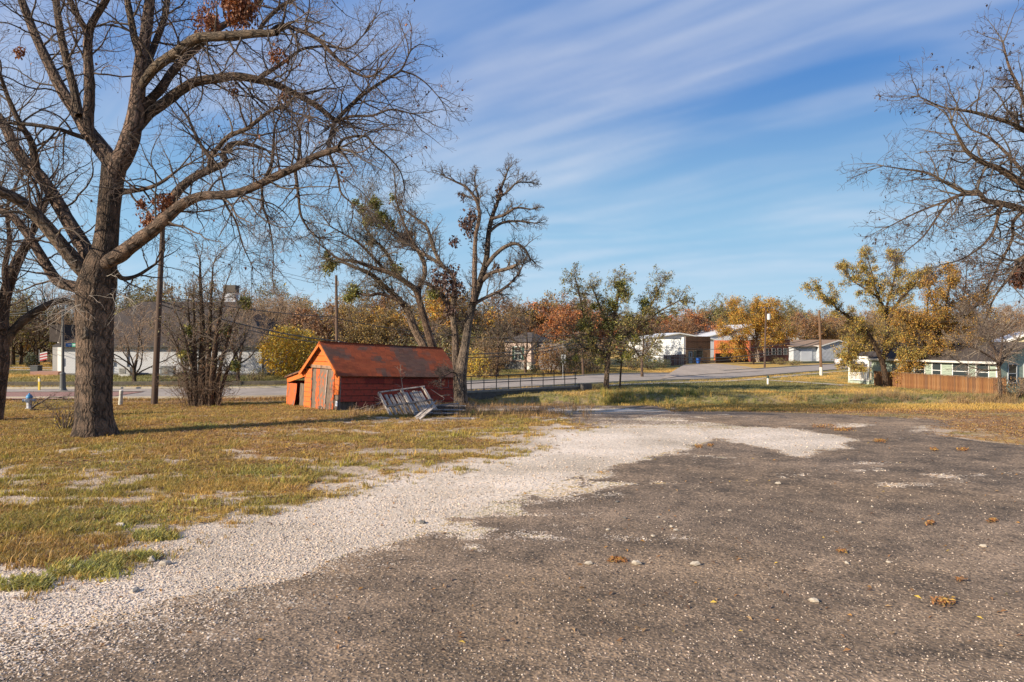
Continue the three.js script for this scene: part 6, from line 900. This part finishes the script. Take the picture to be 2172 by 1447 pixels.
  // a bank of undergrowth closes the view under the crowns
  const bush = (px, py, w, h, d, cols, label, group, n = 700, size = 0.16, name = 'shrub', rag = 1) => { const x = (px - CX) / F * d, y = H(x, d), t = thing(name, label, 'shrub', [x, y, -d], 0, group), q = new Wood(), st = new Wood(), rr = rng(px * 7 + py); for (let k = 0; k < 14; k++) { const a = rr() * 6.3; grow(st, new THREE.Vector3(Math.cos(a) * w * 0.15 * rr(), -0.05, Math.sin(a) * w * 0.15 * rr()), new THREE.Vector3(Math.cos(a) * w * 0.45 / h, 1, Math.sin(a) * w * 0.45 / h).normalize(), h * (0.6 + 0.35 * rr()), 0.02 + 0.006 * h, 1, { ...ROUGH, seg: 0.3, kids: [4, 5, 3], rmin: 0.008, levels: 2, bark: [0.15, 0.11, 0.08], twig: [0.17, 0.12, 0.085] }, rr, []); } for (let k = 0; k < n; k++) { const v = randDir(rr), f = Math.cbrt(rr()) * (0.62 + rag * (0.34 * noise(v.x * 3 + px, v.z * 3 + v.y * 2) + 0.26 * noise(v.x * 8 + px, v.y * 8 + v.z * 3))); const p = new THREE.Vector3(v.x * w / 2 * f, h * 0.5 + v.y * h / 2 * f, v.z * w / 2 * f); if (p.y < 0.02) p.y = 0.05 * rr(); q.leaf(p, size * (0.5 + 0.9 * rr()), jit(cols[(rr() * cols.length) | 0], rr, 0.55), rr, 0.2); } part(t, 'stems', st.geo(), twigMat); part(t, 'leaves', q.geo(), crownMat); return t; };
  const BR = [[0.28, 0.165, 0.07], [0.21, 0.135, 0.06], [0.34, 0.205, 0.075]], OL = [[0.17, 0.165, 0.04], [0.24, 0.20, 0.05], [0.28, 0.19, 0.06]], GO = [[0.74, 0.43, 0.03], [0.60, 0.41, 0.035], [0.44, 0.36, 0.045]];
  for (let k = 0; k < 24; k++) { const px = mix(560, 1270, (k + 0.6 * r()) / 24), d = 74 + 12 * r(); if (px > 1055 && px < 1145) continue; bush(px, 700 + k, 5.5 + 2 * r(), 3.2 + 2.2 * r(), d, k % 2 ? BR : OL, (k % 2 ? 'brown' : 'olive') + ' thicket shrub under the trees beyond the street', 'thicket beyond the street', 800, 0.24); }
  for (let k = 0; k < 9; k++) { const px = mix(-160, 120, (k + 0.6 * r()) / 9), d = 118 + 14 * r(); bush(px, 640 + k, 8, 5, d, k % 2 ? OL : BR, 'dense shrub at the far edge of the lawn left of the white house', 'hedge beyond the lawn', 700, 0.34); }
  for (let k = 0; k < 14; k++) { const px = mix(1290, 1990, (k + 0.6 * r()) / 14), d = 190 + 14 * r(); bush(px, 600 + k, 12, 6.5, d, k % 2 ? BR : OL, (k % 2 ? 'brown' : 'olive') + ' thicket shrub at the foot of the skyline trees', 'thicket on the skyline', 600, 0.5); }
  bush(618, 740, 5.2, 4.6, 61, GO, 'big golden-green weeping shrub behind the red shed', undefined, 12000, 0.17, 'golden_shrub', 1.25);
  bush(1010, 770, 3.2, 3.0, 66, GO, 'yellow-leaved shrub beside the broken tree across the street', undefined, 1600, 0.15);
  bush(1045, 760, 4.6, 5.0, 69, BR, 'tall brown vine-covered thicket beside the pink cottage', undefined, 2600, 0.16);
  bush(1165, 770, 3.8, 3.6, 74, [[0.36, 0.17, 0.05], [0.30, 0.13, 0.04], [0.44, 0.25, 0.05]], 'orange-brown shrub beside the road sign across the street', undefined, 2200, 0.15);
  bush(1212, 770, 3.4, 3.4, 72, BR, 'dark twiggy shrub between the road sign and the bank tree', undefined, 1100, 0.13);
  bush(1134, 780, 1.5, 1.1, 76, [[0.05, 0.07, 0.03], [0.07, 0.09, 0.03]], 'small dark round bush beside the pink cottage', undefined, 700, 0.11);
  bush(1378, 760, 3.2, 1.7, 92, [[0.09, 0.11, 0.03], [0.13, 0.13, 0.04]], 'dark green hedge bush in front of the corrugated wall', 'hedge bushes', 1100, 0.14); bush(1405, 762, 2.8, 1.6, 98, [[0.09, 0.11, 0.03], [0.13, 0.13, 0.04]], 'dark green hedge bush in front of the corrugated wall', 'hedge bushes', 1000, 0.14);
  bush(1345, 760, 3.5, 2.4, 88, OL, 'olive shrub behind the bank tree', undefined, 1000, 0.15);
  bush(1685, 755, 3.0, 1.0, 112, OL, 'low olive bush before the brick house', 'bushes before the brick house', 500, 0.14); bush(1655, 755, 2.6, 1.3, 114, OL, 'low olive bush before the brick house', 'bushes before the brick house', 500, 0.14); bush(1640, 750, 2.2, 1.7, 118, BR, 'brown bush beside the dark utility pole', undefined, 500, 0.14);
  bush(66, 740, 1.7, 1.7, 78, [[0.05, 0.07, 0.03], [0.10, 0.10, 0.03]], 'dark spiky bush on the far lawn', undefined, 700, 0.2); bush(120, 745, 2.2, 1.7, 80, OL, 'low olive bush beside the white house porch', undefined, 500, 0.16); bush(127, 720, 1.5, 2.2, 78, [[0.30, 0.05, 0.04], [0.18, 0.05, 0.03]], 'small red-leaved shrub by the white house', undefined, 500, 0.14);
  bush(138, 890, 1.0, 1.1, 24.6, GO, 'spindly yellow-leaved sprout at the foot of the huge old tree', undefined, 60, 0.07, 'sprout'); bush(2150, 830, 2.6, 1.5, 46, BR, 'dry brown bush at the corner of the cedar fence', undefined, 900, 0.09); bush(545, 785, 2.2, 1.1, 58, OL, 'low olive weeds beside the golden shrub', undefined, 600, 0.1);
}
{ // yellow tree before the brick house, and the leafy trees round the green house
  const YEL = [[0.62, 0.36, 0.03], [0.55, 0.25, 0.025], [0.40, 0.30, 0.04]];
  const g = G(1598, 773), d = g.d;
  const o = { ...ROUGH, seg: 0.35, kids: [6, 6, 4], rmin: 0.012, bark: [0.12, 0.09, 0.07], twig: [0.13, 0.095, 0.07] };
  surveyed('yellow_tree', 'spreading tree with yellow and orange leaves beside the dark utility pole', undefined, d, [
    [[[1598, 776, 3], [1599, 760, 2.4], [1602, 740, 2.2], [1604, 715, 1.9], [1602, 690, 1.4], [1606, 660, 0.8]], 0.3, 0.3, 0.5, 2.4],
    [[[1599, 755, 1.9], [1580, 735, 1.6], [1560, 720, 1.2], [1540, 705, 0.8]], -1, 0.2, 0.4, 2.4], [[[1602, 742, 1.9], [1625, 722, 1.6], [1645, 712, 1.2], [1662, 708, 0.8]], 1, 0.2, 0.4, 2.2],
    [[[1603, 720, 1.6], [1580, 695, 1.3], [1565, 672, 0.9], [1560, 655, 0.6]], 1.5, 0.1, 0.4, 2.4], [[[1604, 712, 1.6], [1625, 690, 1.3], [1640, 670, 0.9], [1635, 655, 0.6]], -1.5, 0.1, 0.4, 2.2], [[[1600, 748, 1.4], [1575, 745, 1.1], [1550, 738, 0.8]], 1.4, 0.1, 0.4, 2], [[[1603, 735, 1.4], [1610, 700, 1.1], [1615, 670, 0.8]], 2.4, 0.1, 0.4, 2.4],
  ], o, 901, { tint: [0.9, 0.8, 0.7], leaves: [0.98, 14, 0.18, YEL, 0.85] });
  const d1 = 57, t1 = G(1887, 826);
  const O2 = { ...ROUGH, bark: [0.09, 0.07, 0.055], twig: [0.11, 0.085, 0.065], rmin: 0.008 };
  surveyed('leafy_tree', 'twisting dark tree with yellow-green leaves leaning over the cedar fence', undefined, 60.5, [
    [[[1880, 838, 10], [1878, 800, 8.5], [1872, 770, 8], [1862, 745, 7], [1850, 720, 6], [1830, 695, 5], [1800, 672, 4], [1775, 655, 3], [1762, 640, 2], [1735, 618, 1.2]], -1.5, 0.4, 0.28, 1.5],
    [[[1871, 768, 7.5], [1880, 735, 7], [1882, 700, 6.4], [1880, 665, 6], [1868, 640, 5], [1856, 610, 3.6], [1850, 580, 2.4], [1842, 555, 1.4]], 1, 0.4, 0.28, 1.5],
    [[[1881, 690, 6], [1895, 660, 5.4], [1910, 635, 4.4], [1935, 610, 3], [1950, 590, 1.8]], -1, 0.2, 0.28, 1.5],
    [[[1878, 660, 4], [1890, 620, 3.4], [1898, 585, 2.4], [1900, 555, 1.4]], 1.3, 0.2, 0.28, 1.4], [[[1830, 695, 3.6], [1810, 720, 2.8], [1800, 745, 2], [1806, 765, 1.2]], -1, 0.1, 0.26, 1.4],
    [[[1860, 745, 4], [1835, 735, 3.2], [1812, 740, 2.4], [1795, 755, 1.4]], 1, 0.1, 0.26, 1.5], [[[1862, 630, 3.6], [1835, 612, 2.8], [1812, 598, 2], [1798, 580, 1.2]], 0.4, 0.1, 0.28, 1.3], [[[1874, 760, 4], [1895, 735, 3], [1915, 725, 2], [1930, 735, 1.2]], -1.2, 0.1, 0.26, 1.5],
  ], O2, 902, { tint: [0.7, 0.6, 0.5], k: 0.75, leaves: [0.95, 9, 0.105, [[0.40, 0.32, 0.06], [0.50, 0.29, 0.05], [0.30, 0.28, 0.06], [0.56, 0.35, 0.06]], 0.32] });
  surveyed('amber_tree', 'amber-leaved tree spreading over the middle of the pale green house', undefined, 58.5, [
    [[[1982, 846, 8], [1984, 800, 6.6], [1982, 765, 6], [1987, 730, 5], [1997, 690, 4.2], [2007, 650, 3], [2012, 620, 2], [2014, 590, 1.2]], 1, 0.35, 0.26, 1.5],
    [[[1983, 760, 4.6], [1957, 725, 4], [1937, 695, 3], [1922, 680, 2]], -1, 0.2, 0.25, 1.6], [[[1986, 735, 4.4], [2017, 700, 3.6], [2052, 670, 2.8], [2082, 640, 1.8]], 1, 0.2, 0.25, 1.6],
    [[[1990, 715, 3.8], [1972, 680, 3], [1967, 650, 2.2], [1972, 615, 1.4]], -1, 0.1, 0.25, 1.5], [[[1984, 755, 4], [2012, 735, 3], [2042, 725, 2.2], [2067, 735, 1.4]], -1.3, 0.1, 0.25, 1.6], [[[1982, 765, 3.6], [1962, 755, 2.8], [1942, 765, 2], [1927, 785, 1.2]], 1.3, 0.1, 0.25, 1.4],
  ], O2, 903, { tint: [0.8, 0.7, 0.58], k: 0.75, leaves: [0.85, 9, 0.115, [[0.56, 0.27, 0.035], [0.46, 0.24, 0.04], [0.52, 0.35, 0.05], [0.32, 0.22, 0.045]], 0.45] });
  surveyed('reddish_tree', 'tall tree with thin reddish leaves behind the pale green house', undefined, 72, [
    [[[2040, 800, 7], [2040, 750, 6], [2035, 700, 5], [2040, 650, 3.6], [2048, 610, 2], [2050, 575, 1.2]], 0.5, 0.3, 0.3, 2.2], [[[2037, 720, 4], [2000, 680, 3.4], [1980, 640, 2.4], [1965, 600, 1.2]], 1, 0.2, 0.3, 2], [[[2038, 690, 4], [2070, 650, 3], [2090, 620, 2], [2100, 590, 1.2]], -1, 0.2, 0.3, 2], [[[2039, 740, 4], [2080, 710, 3], [2110, 690, 2], [2140, 690, 1.2]], 1, 0.2, 0.3, 2],
  ], { ...O2, rmin: 0.010 }, 904, { tint: [0.9, 0.8, 0.7], k: 0.8, leaves: [0.6, 2, 0.15, [[0.36, 0.16, 0.06], [0.36, 0.19, 0.06], [0.22, 0.09, 0.04]], 0.15] });
  const g3 = G(2123, 848);
  surveyed('grey_tree', 'small grey bare tree with a dense twiggy crown at the end of the cedar fence', undefined, g3.d, [
    [[[2122, 852, 5], [2121, 820, 4.2], [2120, 795, 4], [2118, 775, 3.6], [2112, 750, 2.8], [2100, 720, 2], [2090, 690, 1.2]], 0.3, 0.4, 0.2, 1.2], [[[2119, 778, 3.4], [2135, 755, 2.8], [2150, 735, 2], [2165, 710, 1.2]], 0.6, 0.15, 0.2, 1.2], [[[2116, 768, 3], [2090, 750, 2.4], [2060, 735, 1.8], [2030, 720, 1.1]], -0.6, 0.15, 0.2, 1.2], [[[2118, 772, 3], [2125, 740, 2.4], [2128, 705, 1.8], [2135, 670, 1.1]], 0.9, 0.15, 0.2, 1.2], [[[2119, 785, 2.4], [2085, 785, 1.8], [2050, 775, 1.2], [2020, 760, 0.9]], 0.8, 0.15, 0.2, 1.1], [[[2108, 740, 2], [2075, 700, 1.6], [2050, 670, 1]], 0.4, 0.15, 0.2, 1.2],
  ], { ...ROUGH, bark: [0.24, 0.19, 0.15], twig: [0.22, 0.17, 0.13] }, 905, { tint: [1.4, 1.3, 1.15] });
  for (const [px, py, top, seed, lab] of [[1115, 792, 690, 31, 'slim pale tree standing before the pink cottage'], [1055, 800, 640, 32, 'vine-hung tree at the edge of the street beside the pink cottage'], [1362, 800, 690, 33, 'small grey tree behind the bank tree near the hedge']]) { const q = G(px, py); surveyed('roadside_tree', lab, undefined, q.d, [[[[px, py + 2, 4], [px, mix(py, top, 0.3), 3], [px + 3, mix(py, top, 0.6), 2], [px + 1, top, 1]], 0.3, 0.3, 0.3, 1.6], [[[px, mix(py, top, 0.3), 2.6], [px - 16, mix(py, top, 0.55), 2], [px - 30, mix(py, top, 0.8), 1]], 0.6, 0.1, 0.3, 1.5], [[[px + 1, mix(py, top, 0.4), 2.4], [px + 18, mix(py, top, 0.6), 1.8], [px + 36, mix(py, top, 0.8), 1]], -0.6, 0.1, 0.3, 1.5]], { ...ROUGH, rmin: 0.009 }, 905 + seed, { tint: [1.2, 1.1, 1], leaves: [0.2, 1, 0.12, [[0.24, 0.14, 0.05], [0.16, 0.13, 0.04]], 0.1] }); }
  { const q = G(1404, 777 - 8); const t = thing('crape_myrtle', 'pale bare shrub with many upright stems at the end of the dark fence', 'shrub'); const w = new Wood(), r = rng(12), c = G(1608, 768); for (let k = 0; k < 9; k++) grow(w, new THREE.Vector3(c.x + 0.5 * (r() - 0.5), c.y - 0.05, -c.d), new THREE.Vector3((r() - 0.5) * 0.8, 1, (r() - 0.5) * 0.5).normalize(), 2 + r(), 0.05, 1, { ...ROUGH, seg: 0.3, rmin: 0.012, levels: 2, kids: [3, 4, 2], bark: [0.42, 0.33, 0.26], twig: [0.30, 0.22, 0.17] }, r, []); part(t, 'stems', w.geo(), twigMat); }
}

// ---------------------------------------------------------------- weeds along the creek and the fence
{
  const r = rng(515), tall = [[], [], []], dry = [[], []], mown = [[], []];
  for (let k = 0; k < 26000; k++) { const x = -1 + 36 * r(), e = r(), d = creekLine(x) + (e - 0.35) * 8; if (d < 39.2 || (x < 6 && (d > 42.6 + (x + 3) * 0.6 || r() < 0.75))) continue; const n = fbm(x * 0.35, d * 0.6, 3), near = ss(4.6, 1.5, Math.abs(d - 42.6)), right = ss(14, 24, x); if (r() > ss(0.35, 0.62, n) * near * (0.75 + 0.25 * right)) continue; const t = r(); let c = t < 0.45 ? [0.30, 0.27, 0.05] : t < 0.8 ? [0.50, 0.33, 0.07] : [0.18, 0.21, 0.04]; if (r() < right) c = t < 0.5 ? [0.42, 0.27, 0.12] : [0.30, 0.20, 0.09]; const v = 0.8 + 0.5 * r(); (r() < right * 0.8 ? dry[k & 1] : tall[k % 3]).push([x, H(x, d), -d, (0.35 + 0.6 * r()) * (0.45 + 0.7 * n) * (x < 6 ? 0.6 : 1), r() * 6.3, [c[0] * v, c[1] * v, c[2] * v]]); }
  for (let k = 0; k < 60000; k++) { const d = 34 + 66 * r(), x = (r() - 0.5) * 1.7 * d; if (d < 38 && x < 8) continue; if (d < 41 && x < -2) continue; if (Math.abs(d - creekLine(x)) < 2.5 && x > -1) continue; let best = 99; for (let q = 30; q < street.length; q += 2) best = Math.min(best, Math.hypot(street[q][0] - x, street[q][1] - d)); if (best < HALF + 0.5) continue; const c = lawnColor(x, d), v = 0.9 + 0.5 * r(); mown[k & 1].push([x, H(x, d), -d, 0.9 + 0.9 * r(), r() * 6.3, [c[0] * v, c[1] * v, c[2] * v]]); }
  tall.forEach((l, i) => scatter('tall_grass', bladeGeo(160 + i, 12, 0.85, 0.16, 0.32, 0.011), grassMat, l, 'tall green and golden grass along the creek below the street'));
  dry.forEach((l, i) => scatter('dry_weeds', bladeGeo(170 + i, 11, 0.75, 0.18, 0.36, 0.009), grassMat, l, 'straw-coloured dry weeds along the ditch in front of the cedar fence'));
  mown.forEach((l, i) => scatter('lawn_grass', bladeGeo(180 + i, 9, 0.10, 0.16, 0.08, 0.010), grassMat, l, 'sunburnt mown grass on the lawns beyond the creek'));
  const w = []; for (let k = 0; k < 1600; k++) { const q = G(740 + 520 * r(), 862 + 30 * r() * r()); if (cover(q.x, q.d)[2] < 0.3 && r() < 0.8) continue; const t = r(), c = t < 0.5 ? [0.34, 0.20, 0.08] : [0.26, 0.15, 0.06], v = 0.8 + 0.5 * r(); w.push([q.x, q.y, -q.d, 0.25 + 0.3 * r(), r() * 6.3, [c[0] * v, c[1] * v, c[2] * v]]); }
  scatter('dry_weeds', bladeGeo(190, 11, 0.75, 0.25, 0.5, 0.012), grassMat, w, 'brown dry weeds round the scrap heap and the foot of the broken tree');
}
renderer.render(scene, camera);
